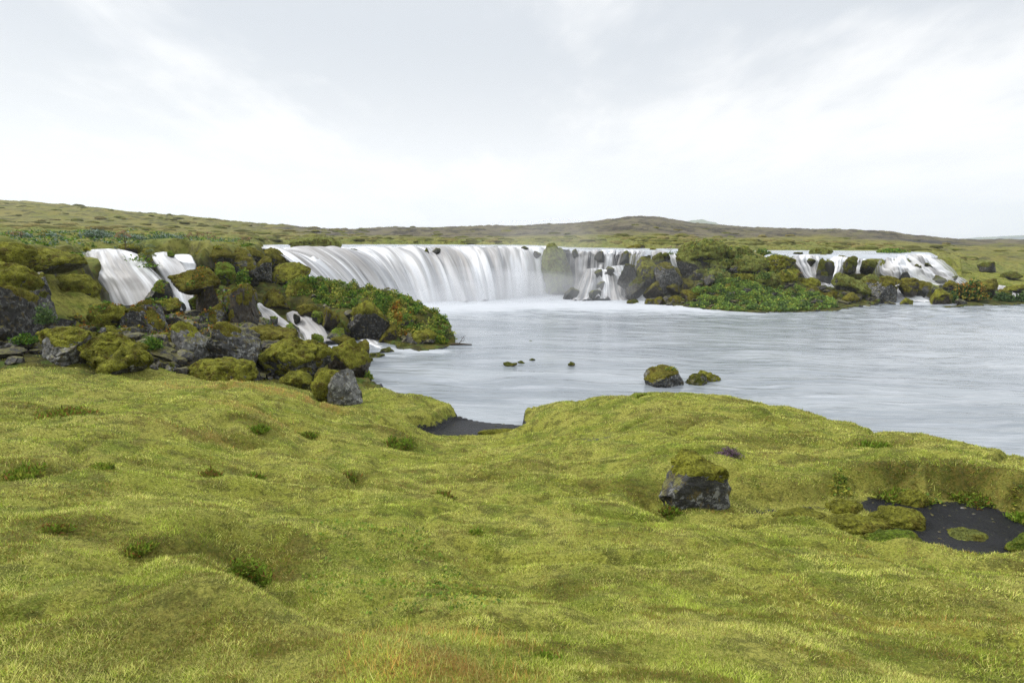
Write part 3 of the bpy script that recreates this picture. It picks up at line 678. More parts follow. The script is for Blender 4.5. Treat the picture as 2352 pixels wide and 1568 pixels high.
def rock_material():
    m, N, b, o = mat('lava_rock')
    P = N.node('ShaderNodeTexCoord').outputs['Object']
    oi = N.node('ShaderNodeObjectInfo')
    tint = oi.outputs['Color']
    k = N.ramp(N.noise(P, 2.2, 6, .65), .32, .68, .45, 1.25)
    c = N.mix(1.0, tint, k, 'MULTIPLY')
    c = N.mix(N.math('MULTIPLY', patchy(N, P, 5, .46, .58, 6, .7), .75), c, (.014, .013, .012))
    # lichen, pale and speckled; alpha of the object colour says how much
    li = N.ramp(N.math('ADD', N.noise(P, 9, 5, .75), N.math('MULTIPLY', N.noise(P, 1.1, 2), .25)), .64, .72)
    c = N.mix(N.math('MULTIPLY', li, oi.outputs['Alpha']), c, (.34, .34, .32))
    mo = patchy(N, P, 4.2, .60, .66, 5, .7)
    c = N.mix(N.math('MULTIPLY', mo, .85), c, (.060, .050, .010))
    mo2 = patchy(N, P, 8, .58, .62, 4, .7); c = N.mix(N.math('MULTIPLY', mo2, .8), c, (.085, .060, .012))
    geo = N.node('ShaderNodeNewGeometry'); sp = N.node('ShaderNodeSeparateXYZ'); N.put(sp.inputs[0], geo.outputs['Normal'])
    tm = N.ramp(N.math('ADD', sp.outputs[2], N.math('MULTIPLY', N.math('SUBTRACT', N.noise(P, 5.5, 5, .7), .5), 2.2)), .62, .80)
    tc_ = N.mix(patchy(N, P, 12, .4, .6, 3), (.055, .042, .010), (.13, .125, .018))
    c = N.mix(N.math('MULTIPLY', tm, .9), c, tc_)
    N.put(b.inputs['Base Color'], c)
    b.inputs['Roughness'].default_value = .55; b.inputs['Specular IOR Level'].default_value = .4
    bp = N.node('ShaderNodeBump'); bp.inputs['Distance'].default_value = .04; bp.inputs['Strength'].default_value = .9
    N.put(bp.inputs['Height'], N.math('ADD', N.noise(P, 7, 6, .7), N.math('MULTIPLY', N.noise(P, 30, 3, .6), .3))); N.l.new(bp.outputs[0], b.inputs['Normal'])
    return m

def moss_material():
    m, N, b, o = mat('cushion_moss')
    P = N.node('ShaderNodeTexCoord').outputs['Object']
    oi = N.node('ShaderNodeObjectInfo'); tint = oi.outputs['Color']
    k = N.ramp(N.noise(P, 2.6, 5, .65), .32, .66, .5, 1.75)
    c = N.mix(1.0, tint, k, 'MULTIPLY')
    c = N.mix(N.math('MULTIPLY', patchy(N, P, 3.2, .50, .62, 5, .65), .8), c, (.075, .045, .010))
    c = N.mix(N.math('MULTIPLY', patchy(N, P, 7, .52, .62, 4, .65), .6), c, (.20, .20, .03))
    c = N.mix(N.math('MULTIPLY', patchy(N, P, 34, .44, .62, 3, .6), .55), c, (.028, .028, .006))
    c = N.mix(N.math('MULTIPLY', patchy(N, P, 55, .58, .68, 2, .6), .6), c, (.26, .25, .06))
    N.put(b.inputs['Base Color'], c); b.inputs['Roughness'].default_value = 1.0
    b.inputs['Specular IOR Level'].default_value = .1
    bp = N.node('ShaderNodeBump'); bp.inputs['Distance'].default_value = .075; bp.inputs['Strength'].default_value = 1.0
    N.put(bp.inputs['Height'], N.math('ADD', N.noise(P, 30, 3, .7), N.math('MULTIPLY', N.noise(P, 7, 4, .65), 1.6))); N.l.new(bp.outputs[0], b.inputs['Normal'])
    return m

def leaf_material(name='leaves', trans=.25):
    m, N, b, o = mat(name)
    N.put(b.inputs['Base Color'], N.attr('tone', 'Color')); b.inputs['Roughness'].default_value = .7
    b.inputs['Specular IOR Level'].default_value = .15
    tr = N.node('ShaderNodeBsdfTranslucent'); N.put(tr.inputs[0], N.attr('tone', 'Color'))
    mx = N.node('ShaderNodeMixShader'); mx.inputs[0].default_value = trans
    N.l.new(b.outputs[0], mx.inputs[1]); N.l.new(tr.outputs[0], mx.inputs[2]); N.l.new(mx.outputs[0], o.inputs[0])
    return m

M_GROUND = ground_material(); M_HILL = hill_material(); M_RIVER = river_material('river_water'); M_FALL = fall_material()
M_ROCK = rock_material(); M_MOSS = moss_material(); M_LEAF = leaf_material()
m, N, b, o = mat('far_mountain'); M_FAR = m
P = N.node('ShaderNodeTexCoord').outputs['Object']
N.put(b.inputs['Base Color'], N.mix(patchy(N, P, .012, .42, .58, 5, .6), (.15, .17, .06), (.035, .05, .06))); b.inputs['Roughness'].default_value = 1

# ------------------------------------------------------------------ ground, one polar sheet round the tripod
az_f = np.radians(np.linspace(-58, 58, 1160))
az_s = np.radians(np.linspace(58, 302, 90)[1:])
az = np.concatenate([az_f, az_s])
rr = np.concatenate([[.02, .4, .8], np.geomspace(1.15, 112, 880)])
A, R = np.meshgrid(az, rr)
GX, GY = R * np.sin(A), R * np.cos(A)
GZ = height(GX.ravel(), GY.ravel()).reshape(GX.shape)
nr, nc = GX.shape
F = grid_faces(nr, nc)
wrap = np.arange(nr - 1) * nc
Fw = np.stack([wrap + nc - 1, wrap, wrap + nc, wrap + 2 * nc - 1], -1)
F = np.vstack([F, Fw])[:, ::-1]
gx, gy = GX.ravel(), GY.ravel(); gr = np.hypot(gx, gy)

PANS = poly([(2026, 1142, ZPAN), (2062, 1138, ZPAN), (2120, 1162, ZPAN), (2250, 1156, ZPAN), (2290, 1180, ZPAN), (2400, 1195, ZPAN), (2480, 1230, ZPAN), (2420, 1290, ZPAN), (2250, 1290, ZPAN), (2110, 1268, ZPAN), (2040, 1240, ZPAN), (2030, 1190, ZPAN), (1985, 1160, ZPAN)])
def masks(x, y):
    r = np.hypot(x, y)
    ss = sdist(x, y, SAND); sp = sdist(x, y, PAN); ps = sdist(x, y, POOL); sc = sdist(x, y, CLIFF)
    sp2 = sdist(x, y, PANS); sand = np.maximum(sstep(-.3, .1, ss), sstep(-.3, .15, sp2))
    sand = np.maximum(sand, sstep(-.15, .05, ps) * (r < 60))
    # bare scraps between the cushions behind the beach and beside the sand pan
    for (u, v, z, rx, ry, a) in [(1110, 1035, .8, .8, .35, .42), (1230, 1015, .7, .9, .3, .42), (1370, 1020, 1.0, 1.0, .5, .5), (1340, 1005, 1, .8, .4, .4), (1500, 1000, 1.3, .5, .2, .25), (1880, 1165, 1.75, 1.2, .4, .45), (1760, 1162, 1.78, .6, .2, .5)]:
        p = W(u, v, z); sand = np.maximum(sand, a * np.exp(-(((x - p[0]) / rx) ** 2 + ((y - p[1]) / ry) ** 2)))
    up = sstep(-.3, .6, sc)
    broken = sstep(15.5, 18.5, r + n2(x / 1.5, y / 1.5, 31) * 1.5) * (1 - sstep(.3, 2.5, sc))
    for (u, v, z, rx, ry) in [(200, 722, 2.35, 1.9, 2.2), (120, 705, 2.6, 1.2, 1.5), (330, 875, 1.9, 1.6, .7), (340, 835, 1.7, .7, 1.2), (20, 870, 2.1, 2.2, 1.0)]:
        p = W(u, v, z); broken = broken * (1 - .9 * np.exp(-(((x - p[0]) / rx) ** 2 + ((y - p[1]) / ry) ** 2) ** 1.5))
    broken = np.where((x > 32) & (y > 50), broken * .2, broken)
    lush = np.zeros_like(x)
    for (u, v, z, rx, ry, a) in LUSH:
        p = W(u, v, z); lush = np.maximum(lush, a * np.exp(-(((x - p[0]) / rx) ** 2 + ((y - p[1]) / ry) ** 2) ** 1.5))
    straw = np.zeros_like(x)
    for (u, v, z, rx, ry, a) in STRAW:
        p = W(u, v, z); straw = np.maximum(straw, a * np.exp(-(((x - p[0]) / rx) ** 2 + ((y - p[1]) / ry) ** 2) ** 1.5))
    return sand, broken, up, lush, straw

LUSH = [(560, 1270, 2.75, .45, .45, 1), (620, 1360, 2.9, .35, .3, .8), (30, 1085, 2.7, .6, .2, 1), (330, 1045, 2.5, .4, .12, .7), (90, 950, 2.3, 1.3, .35, .8), (130, 1210, 3.0, .5, .15, .8), (310, 1232, 3.0, .35, .12, .8),
        (590, 970, 1.9, .5, .3, .9), (500, 990, 2.1, 1.0, .4, .7), (580, 1083, 2.1, .35, .15, .8), (820, 1080, 1.7, .5, .2, .9), (1016, 1135, 1.9, .3, .15, .9), (910, 1008, .8, .7, .3, 1), (1110, 1100, 1.6, 1.0, .4, .7), (1400, 1110, 1.8, 1.0, .3, .6),
        (1580, 965, 1.4, 1.0, .3, .7), (1720, 960, 1.4, 1.2, .4, .7), (2010, 1015, 1.6, .7, .25, 1), (2080, 1065, 2.0, 1.0, .35, 1), (2250, 1075, 2.05, 1.1, .4, 1), (2330, 1140, 1.9, .7, .4, .7), (1830, 1110, 1.9, .9, .3, .4), (1850, 1000, 1.6, 1.6, .5, .6),
        (1560, 1160, 1.8, .6, .2, .8), (2050, 1380, 2.5, .9, .25, .5), (1800, 1450, 2.7, .6, .3, .5), (2250, 1500, 2.8, .5, .3, .6), (250, 1480, 3.35, .7, .3, .6), (450, 1400, 3.2, .5, .2, .4), (1400, 1330, 2.5, .8, .2, .5), (780, 1110, 1.9, .7, .3, .5), (1250, 1070, 1.5, .7, .3, .6)]
STRAW = [(960, 1455, 3.3, .32, .12, .7), (1010, 1560, 3.4, .36, .14, .9), (1120, 1500, 3.2, .2, .14, .6), (640, 890, 1.6, 1.6, .5, 1), (500, 880, 1.8, 1.3, .3, .7), (560, 940, 1.9, 1.0, .4, .6), (760, 905, 1.2, .8, .4, .5), (470, 1000, 2.1, .8, .25, .35), (2150, 1420, 2.6, .7, .2, .3)]

sand, broken, up, lush, straw = masks(gx, gy)
ground = mk('ground', np.stack([gx, gy, GZ.ravel()], 1), F, M_GROUND, attrs={'sand': sand, 'broken': broken, 'upland': up, 'lush': lush, 'straw': straw})
ground['kind'] = 'structure'

# finely interpolated lookup on the same sheet
def gz(x, y):
    r = np.hypot(x, y); a = np.arctan2(x, y)
    fi = np.interp(r, rr, np.arange(nr)); fj = np.interp(a, az_f, np.arange(len(az_f)))
    i = np.clip(fi.astype(int), 0, nr - 2); j = np.clip(fj.astype(int), 0, len(az_f) - 2); fi = fi - i; fj = fj - j
    return (GZ[i, j] * (1 - fi) * (1 - fj) + GZ[i + 1, j] * fi * (1 - fj) + GZ[i, j + 1] * (1 - fi) * fj + GZ[i + 1, j + 1] * fi * fj)

# hills beyond, same height law
az2 = np.radians(np.concatenate([np.linspace(-50, 50, 700), np.linspace(50, 310, 60)[1:]]))
r2 = np.geomspace(111.0, 2600, 300)
A2, R2 = np.meshgrid(az2, r2); hx, hy = (R2 * np.sin(A2)).ravel(), (R2 * np.cos(A2)).ravel()
hz = height(hx, hy, fine=False)
hz[:len(az2)] -= .15
F2 = grid_faces(len(r2), len(az2)); wr = np.arange(len(r2) - 1) * len(az2); n_ = len(az2)
F2 = np.vstack([F2, np.stack([wr + n_ - 1, wr, wr + n_, wr + 2 * n_ - 1], -1)])[:, ::-1]
uh = np.where(hy > 1, hx / np.maximum(hy, 1) * 1327.8 + CU, 0)
slag = sstep(350, 900, uh) * (.15 + .85 * sstep(105, 150, hy)) * .95 + .0
slag = slag * (1 - .0 * sstep(2200, 2400, uh))
knoll = np.exp(-((((hx - (2110 - CU) / 1327.8 * 135) / 9) ** 2 + ((hy - 135) / 10) ** 2)) ** 2)
hills = mk('hills', np.stack([hx, hy, hz], 1), F2, M_HILL, attrs={'slag': slag, 'knoll': knoll})
hills['kind'] = 'structure'

def mountain(pts, D, thick, seed):
    """a real ridge far away: crest heights along an arc, flanks falling to both sides"""
    us = np.linspace(pts[0][0], pts[-1][0], 90); vs = np.interp(us, *zip(*pts)); vs += n2(us / 9, us * 0, seed) * .8
    rows = []
    for k, (dd, hf) in enumerate([(-1, 0), (-.7, .28), (-.4, .58), (-.15, .88), (0, 1), (.2, .8), (.6, .3), (1, 0)]):
        x = (us - CU) / 1327.8 * D; y = np.full_like(us, D + dd * thick) + n2(us / 14, us * 0 + k, seed + 1) * thick * .12
        z = (EYE + D * (HZ - vs) / 1327.8 * 1.0) * hf - 8 * (1 - hf) + n2(us / 6, us * 0 + k * .7, seed + 2) * D * .0012 * (1 if 0 < hf < 1 else 0)
        rows.append(np.stack([x, y, z], 1))
    V = np.array(rows)
    return mk('mountain', V.reshape(-1, 3), grid_faces(8, 90), M_FAR)
mountain([(1530, 549), (1560, 511), (1590, 507), (1608, 505), (1625, 508), (1650, 515), (1690, 526), (1740, 549)], 2400, 260, 81)['kind'] = 'structure'
mountain([(380, 549), (430, 503), (455, 501), (480, 502), (520, 509), (560, 520), (640, 549)], 1500, 160, 84)['kind'] = 'structure'
mountain([(640, 549), (665, 523), (690, 522), (720, 527), (760, 549)], 1700, 160, 86)['kind'] = 'structure'
mountain([(1960, 549), (2000, 536), (2040, 534), (2070, 538), (2120, 549)], 2200, 200, 88)['kind'] = 'structure'
mountain([(2130, 552), (2200, 549), (2260, 545), (2300, 543), (2330, 541), (2400, 540), (2600, 543), (2900, 550)], 2500, 300, 90)['kind'] = 'structure'

# ------------------------------------------------------------------ the river below, a polar sheet too
az3 = np.radians(np.linspace(-58, 66, 620)); r3 = np.geomspace(9, 75, 420)
A3, R3 = np.meshgrid(az3, r3); wx, wy = (R3 * np.sin(A3)).ravel(), (R3 * np.cos(A3)).ravel()
foot = poly([('d', 780, 42.5), ('d', 880, 44), ('d', 950, 45.2), ('d', 1060, 46), ('d', 1160, 48), ('d', 1283, 52), ('d', 1300, 47.5), ('d', 1440, 47), ('d', 1540, 46.5), ('d', 1580, 46)])
fd = seg_dist(wx, wy, foot, closed=False)
foam = 1.45 * np.exp(-(np.maximum(fd - 1.8, 0) / 6.8) ** 1.2)
for (a, b_, w_, am) in [(WD(2150, 722, 39), WD(2352, 740, 36), 5.0, .42), (WD(1440, 706, 42), WD(1560, 712, 41), 2.0, .55), (WD(900, 812, 25.7), WD(1010, 815, 25.3), 1.0, .75), (WD(700, 800, 26.2), WD(775, 800, 26.2), 1.2, .7), (WD(870, 830, 24.5), WD(930, 830, 24.5), .7, .6), (WD(880, 870, 20), WD(905, 872, 20), .6, .5),
                        (WD(2060, 704, 45), WD(2180, 706, 44.7), 1.3, .95), (WD(2210, 684, 50), WD(2350, 684, 50), 2.2, .7), (WD(2200, 718, 40), WD(2340, 735, 37), 3.5, .5), (WD(1300, 740, 36), WD(1000, 715, 42), 3.5, .45), (WD(1780, 742, 36), WD(1560, 735, 37.5), 1.2, .35), (WD(1940, 655, 46), WD(1870, 660, 46), .5, .0)]:
    d = seg_dist(wx, wy, np.array([a[:2], b_[:2]]), closed=False); foam = np.maximum(foam, am * np.exp(-(d / w_) ** 2))
foam = np.maximum(foam, .2 * sstep(24, 34, wy))
wz = (n2(wx / 1.7, wy / .9, 93) * .05 + n2(wx / .6, wy / .35, 94) * .02) * (.15 + np.clip(foam, 0, 1.2) * 1.1) + n2(wx / 3.2, wy / 1.2, 95) * .012
rip = sstep(26, 40, wy) * sstep(2, 14, wx) * .5 + sstep(15, 30, wx) * .8
wz += rip * (n2(wx / 1.6, wy / .8, 96) * .07 + n2(wx / .7, wy / .5, 97) * .03)
water = mk('water', np.stack([wx, wy, wz], 1), grid_faces(420, 620)[:, ::-1], M_RIVER, attrs={'foam': foam})
water['kind'] = 'structure'
# small basin under the right-hand falls, slightly above the river
bx = poly([('d', 1835, 46.5), ('d', 1930, 46.5), ('d', 1960, 48.5), ('d', 1950, 51), ('d', 1840, 51), ('d', 1810, 49)])
# upper river
az4 = np.radians(np.linspace(-32, 40, 620)); r4 = np.geomspace(40, 100, 180)
A4, R4 = np.meshgrid(az4, r4); ux, uy = (R4 * np.sin(A4)).ravel(), (R4 * np.cos(A4)).ravel()
su = sdist(ux, uy, URIV)
uz = zriver(ux, uy) + (n2(ux / 1.5, uy / 2.5, 98) * .06 + n2(ux / .6, uy / 1.1, 99) * .03) * sstep(-.5, 2.5, su)
uz -= .45 * (1 - sstep(-.45, .9, su)) ** 2
bed = height(ux, uy, fine=False)
su = np.where(bed < uz - 1.0, -9, su)
UF = grid_faces(180, 620)[:, ::-1]
keep = (su > -.45)[UF].all(axis=1)
ufoam = .42 + .4 * np.exp(-(np.maximum(su, 0) / 3.0))
used = np.unique(UF[keep]); remap = -np.ones(len(ux), int); remap[used] = np.arange(len(used))
up_river = mk('upper_river', np.stack([ux, uy, uz], 1)[used], remap[UF[keep]], M_RIVER, attrs={'foam': ufoam[used]})
up_river['kind'] = 'structure'

for (name, P, U, V, ed, seed, label, cat, group, veil, shade, parent) in PENDING:
    a, b_ = P.shape[:2]
    one = np.ones(a * b_)
    o = mk(name, P.reshape(-1, 3), grid_faces(a, b_), M_FALL, attrs={'across': U.ravel() + seed * 3, 'along': V.ravel(), 'edge': ed.ravel(), 'veil': one * veil, 'seed': one * seed * 1.7, 'shade': one * shade})
    tag(o, label, cat, group)

# ------------------------------------------------------------------ boulders
def icosphere(sub):
    import bmesh
    bm = bmesh.new(); bmesh.ops.create_icosphere(bm, subdivisions=sub, radius=1)
    bm.verts.ensure_lookup_table()
    V = np.array([v.co[:] for v in bm.verts]); Fc = np.array([[v.index for v in f.verts] for f in bm.faces]); bm.free()
    return V, Fc
ICO = {k: icosphere(k) for k in (3, 4, 5, 6)}
ROCK_T = {'g': (.16, .158, .152, .75), 's': (.060, .059, .058, .60), 'd': (.024, .022, .020, .30), 'b': (.044, .031, .019, .12), 'w': (.014, .017, .012, .0), 'm': (.05, .05, .045, .2)}
MOSS_T = {'o': (.200, .200, .026, 1), 'n': (.145, .130, .020, 1), 'l': (.13, .19, .022, 1), 'k': (.080, .092, .016, 1), 'f': (.160, .180, .045, 1), 'y': (.200, .200, .028, 1)}

def vnormals(V, Fc):
    fn = np.cross(V[Fc[:, 1]] - V[Fc[:, 0]], V[Fc[:, 2]] - V[Fc[:, 0]])
    n = np.zeros_like(V)
    for k in range(3): np.add.at(n, Fc[:, k], fn)
    return n / (np.linalg.norm(n, axis=1)[:, None] + 1e-12)

def boulder_meshes(hx, hy, hz, seed, cover, facets, soft=.0, sub=5, lob=.5, thick=None, cap=False, planes=(), crack=1.0):
    V, Fc = ICO[sub]; rs = np.random.RandomState(seed)
    p = V.copy()
    p *= (1 + .20 * n3(p * 1.1, seed % 50) + .10 * n3(p * 2.3, seed % 47))[:, None]
    nf = facets if facets < 4 else facets + 5
    for _ in range(nf + len(planes)):
        n = rs.normal(size=3); n[2] = n[2] * .7 + .1; n /= np.linalg.norm(n); d = rs.uniform(.36, .74) if facets > 3 else rs.uniform(.6, .9)
        if _ >= nf: n = np.array(planes[_ - nf][:3], float); n /= np.linalg.norm(n); d = planes[_ - nf][3]
        e = p @ n - d; p -= np.where(e > 0, e * .93, 0)[:, None] * n
    p *= (1 + .06 * n3(p * 4.5, seed % 41) + .03 * n3(p * 10, seed % 37) + (.015 * n3(p * 22, seed % 31) if sub > 4 else 0))[:, None]
    if facets > 3:      # broken steps and cracks
        st = n3(p * 1.7 + 9, seed % 43); p *= (1 + crack * .10 * (np.round(st * 3) / 3 - st) - crack * .07 * (1 - sstep(.0, .05, np.abs(n3(p * 1.5, seed % 17)))))[:, None]
    lo, hi = p.min(0), p.max(0); p = (p - (lo + hi) / 2) / ((hi - lo) / 2)
    p = p * np.array([hx, hy, hz])
    n = vnormals(p, Fc)
    sz = (hx * hy * hz) ** (1 / 3)
    nz = n[:, 2] * 1.0 + n3(p / (sz * .55), seed % 29) * .75 + n3(p / (sz * .2), seed % 23) * .25 + .18 * p[:, 2] / hz
    thr = 1.25 - 1.9 * cover
    if cap: nz = n[:, 2] * .35 + p[:, 2] / hz + n3(p / (sz * .5), seed % 29) * .35 + n3(p / (sz * .15), seed % 23) * .12
    mm = sstep(thr - .12, thr + .25, nz)
    th = thick if thick is not None else min(.15, .03 + sz * .075)
    cell = .28 + sz * .12
    lump = .55 + lob * (.9 - 1.8 * np.abs(n3(p / cell, seed % 19))) + .12 * n3(p / .07, 3)
    q = p + (n * .75 + np.array([0, 0, .35])) * (mm * th * np.clip(lump, .12, 1.6))[:, None] - n * (.05 * th * (mm < .06))[:, None]
    q += n * ((.010 * n3(p / .045, 5) + .022 * n3(p / .09, 6) + .035 * n3(p / .19, 7)) * mm)[:, None]
    keep = (mm[Fc] > .02).any(axis=1)
    Fm = Fc[keep]
    if len(Fm):      # one connected pad only
        lab = np.arange(len(p))
        for _ in range(400):
            mn = lab[Fm].min(1); new = lab.copy()
            for k_ in range(3): np.minimum.at(new, Fm[:, k_], mn)
            new = new[new]
            if (new == lab).all(): break
            lab = new
        fl = lab[Fm[:, 0]]; best = np.bincount(fl).argmax(); Fm = Fm[fl == best]
    used = np.unique(Fm); remap = -np.ones(len(p), int); remap[used] = np.arange(len(used))
    return p, Fc, q[used], remap[Fm]

SEEDC = [100]
def boulder(u0, v0, u1, v1, d, cover, rt, mt, label, facets=9, deep=1.0, sink=.18, lob=.5, group=None, sub=None, thick=None, cap=False, planes=(), crack=1.0, mlabel=None, seed=None):
    SEEDC[0] += 7; sd = seed or SEEDC[0]
    a = WD(u0, v0, d); b = WD(u1, v1, d)
    hx = abs(b[0] - a[0]) / 2; hz0 = abs(a[2] - b[2]) / 2
    hz = hz0 * (1 + sink); hy = max(hx * .85, hz * .7) * deep
    c = (a + b) / 2; c[2] = a[2] - hz; c[1] += hy * .25
    px = abs(u1 - u0)
    sub = sub or (6 if px > 150 else 5 if px > 45 else 4 if px > 18 else 3)
    rp, rf, mp, mf = boulder_meshes(hx, hy, hz, sd, cover, facets, sub=sub, lob=lob, thick=thick, cap=cap, planes=planes, crack=crack)
    e = empty('boulder', c - np.array([0, 0, hz]))
    off = np.array([0, 0, hz])
    r = mk('rock', rp + off, rf, M_ROCK, e, smooth=(sub < 5))
    r.color = ROCK_T[rt]
    if len(mf) > 6:
        mo = mk('moss', mp + off, mf, M_MOSS, e); mo.color = MOSS_T[mt]
        if mlabel: mo['label'] = mlabel
    tag(e, label, 'boulder', group)
    return e
B = boulder
GL = 'mossy boulders on the left slope'
# --- left slope, front row
B(66, 756, 226, 868, 14.2, .27, 'g', 'o', 'big pale grey boulder with a thick flat moss cap, front left of the slope', facets=10, seed=131, group=GL, cap=True)
B(150, 792, 330, 893, 13.9, 0.63, 's', 'o', 'wide low mound of layered olive moss leaning on the pale grey capped boulder', facets=6, lob=1.3, thick=.14, group=GL)
B(217, 750, 299, 806, 16.5, .22, 's', 'o', 'dark boulder speckled with white lichen, just behind the layered moss mound', group=GL)
B(62, 808, 116, 864, 14.6, 0.28, 'd', 'n', 'small dark boulder tucked against the left side of the pale grey capped boulder', group=GL)
B(0, 832, 40, 862, 14.5, 0.28, 'd', 'o', 'small dark rock with a mossy top at the left edge, in short grass', group=GL)
B(36, 864, 72, 886, 13.2, .15, 's', 'o', 'fist shaped grey stone lying in grass below the small dark left-edge rock', group=GL, sink=.3)
B(76, 860, 156, 890, 13.5, 0.23, 's', 'n', 'long flat lichen covered stone at the foot of the pale grey capped boulder', group=GL, sink=.3)
B(126, 886, 184, 905, 12.9, .12, 's', 'n', 'flat crusty grey stone alone in the lawn, nearest of the left stones', group=GL, sink=.3)
B(32, 888, 100, 904, 12.9, 0.41, 'd', 'k', 'low dark stone nearly buried in grass, left of the flat crusty one', group=GL, sink=.3)
B(275, 692, 396, 796, 18.6, .28, 's', 'n', 'broad sloping slab of grey lava blotched with lichen below the left waterfall', facets=7, group=GL)
B(200, 700, 292, 764, 19.2, .95, 'd', 'o', 'rounded double cushion of olive moss left of the broad sloping lava slab', facets=3, lob=.9, group=GL)
B(140, 726, 182, 752, 18.6, 0.28, 'd', 'k', 'small dark lump at the lower edge of the grass shelf left of the moss cushions', group=GL)
B(376, 741, 490, 845, 16.8, .16, 'g', 'o', 'grey faceted boulder with split clean faces and a mossy crown', facets=8, seed=402, group=GL, cap=True, planes=((.3, -1, .3, .55),))
B(345, 768, 408, 824, 17.0, .95, 'd', 'o', 'green moss pillow pressed against the left of the grey faceted boulder', facets=3, lob=.8, group=GL)
B(375, 838, 406, 871, 15.2, .12, 's', 'k', 'small upright grey stone below the grey faceted boulder', group=GL)
B(472, 742, 594, 860, 17.2, 0.23, 's', 'n', 'large pointed grey boulder with brown moss, right of the grey faceted one', facets=7, seed=530, group=GL)
B(418, 834, 576, 884, 15.2, 1.0, 'd', 'o', 'long grassy moss hump at the lawn edge below the large pointed boulder', facets=3, lob=.6, group=GL)
B(482, 656, 582, 764, 22.0, 0.38, 'b', 'n', 'tall rust brown mossy boulder hiding the bend of the stream', facets=6, group=GL)
B(452, 700, 520, 768, 21.5, 0.28, 's', 'n', 'dark pointed rock in front of the tall rust brown boulder', facets=7, group=GL)
B(556, 654, 594, 696, 25.5, 0.28, 'b', 'n', 'brown fin of rock standing between the rust brown boulder and the stream', group=GL)
B(378, 620, 498, 670, 23.4, 0.58, 'b', 'n', 'wide brown boulder with overhanging moss at the foot of the narrow left fall', facets=6, lob=.8, group=GL)
B(440, 650, 500, 716, 23.8, 0.54, 'b', 'n', 'dark mossy block under the wide brown overhanging boulder', facets=6, group=GL)
B(326, 645, 392, 702, 24.4, 0.31, 'w', 'l', 'wet green rock parting the two left waterfalls', facets=6, thick=.05, group=GL)
B(352, 688, 420, 734, 20.8, 0.31, 'b', 'o', 'dark rock with grass on top between the lava slab and the stream bed', facets=7, group=GL)
B(398, 694, 424, 716, 25.0, .2, 'w', 'l', 'smooth wet black stone splashed by the foot of the narrow left fall', facets=3, group=GL)
B(436, 680, 490, 714, 24.4, 0.56, 'w', 'l', 'low bright green wet rock at the right bank below the narrow left fall', facets=4, thick=.05, group=GL)
B(72, 624, 112, 676, 18.8, .08, 's', 'o', 'bare upright grey rock in front of the dark cave', facets=9, group=GL)
B(-40, 648, 62, 800, 15.6, 0.31, 'd', 'n', 'tall dark cliff block with hanging moss at the left edge', facets=7, group=GL)
B(46, 664, 112, 790, 16.4, .20, 's', 'k', 'steep grey rock wall just right of the tall dark cliff block', facets=7, group=GL)
B(-30, 610, 80, 680, 16.6, .95, 'd', 'o', 'lumpy moss shoulder above the tall dark cliff block', facets=3, lob=.9, group=GL)
B(-20, 590, 50, 640, 17.5, .9, 'd', 'y', 'yellow green moss swelling at the left edge below the turf brink', facets=3, lob=.8, group=GL)
B(-60, 560, 66, 616, 17.6, 1.0, 'd', 'o', 'rounded turf brink bulging over the slope in the top left corner', facets=3, lob=.6, group=GL)
B(50, 574, 176, 618, 20.4, 0.73, 'd', 'o', 'overhanging turf ledge above the dark cave left of the falls', facets=4, lob=.6, group=GL, sink=.3)
B(58, 600, 118, 660, 21.3, 0.23, 'd', 'n', 'black rock face at the back of the cave, left side', facets=8, group=GL)
B(146, 600, 184, 650, 22.6, .9, 'b', 'o', 'shaggy moss column between the cave and the leftmost waterfall', facets=3, group=GL)
B(104, 634, 218, 702, 21.6, 1.0, 'd', 'y', 'smooth bright green moss hill in front of the cave mouth', facets=2, lob=.35, group=GL)
B(302, 572, 352, 640, 27.2, 0.48, 'b', 'o', 'mossy rock tower between the two left waterfalls, plants hanging from it', facets=5, group=GL)
B(270, 560, 330, 584, 29.0, .95, 'd', 'o', 'green moss bank on the brink above the leftmost waterfall', facets=3, group=GL)
B(384, 578, 400, 592, 29.2, 0.73, 'w', 'l', 'small mossy knob on the brink of the narrow left fall', facets=3, group=GL)
B(452, 574, 536, 604, 31.0, .85, 'd', 'n', 'brown mossy ledge on the brink right of the left falls', facets=4, lob=.7, group=GL)
B(444, 590, 520, 662, 30.6, 0.28, 'w', 'k', 'dark wet cliff under the brown mossy ledge', facets=8, group=GL)
B(490, 604, 540, 650, 29.8, .95, 'd', 'l', 'vivid green grassy clump hanging on the dark cliff', facets=2, lob=.5, group=GL)
B(510, 572, 598, 655, 33.0, 0.26, 'd', 'n', 'high dark cliff block with grey lichen behind the vivid green clump', facets=8, group=GL)
B(430, 560, 540, 590, 34.0, 1.0, 'd', 'o', 'moss rise on the plateau behind the brown mossy ledge', facets=2, group=GL)
B(546, 568, 602, 598, 36.0, 0.73, 'd', 'n', 'round dark moss cap at the left shoulder of the wide curtain fall', facets=4, group=GL)
B(560, 592, 628, 652, 34.6, 0.31, 's', 'n', 'grey boulder with mossy brow beside the start of the wide curtain fall', facets=7, group=GL)
B(608, 605, 708, 657, 35.5, 0.58, 's', 'o', 'round moss domed boulder with a grey cheek against the wide curtain fall', facets=4, group=GL)
B(574, 571, 648, 612, 42.0, .8, 'd', 'n', 'brown moss block tucked under the left end of the wide curtain fall', facets=4, group=GL)
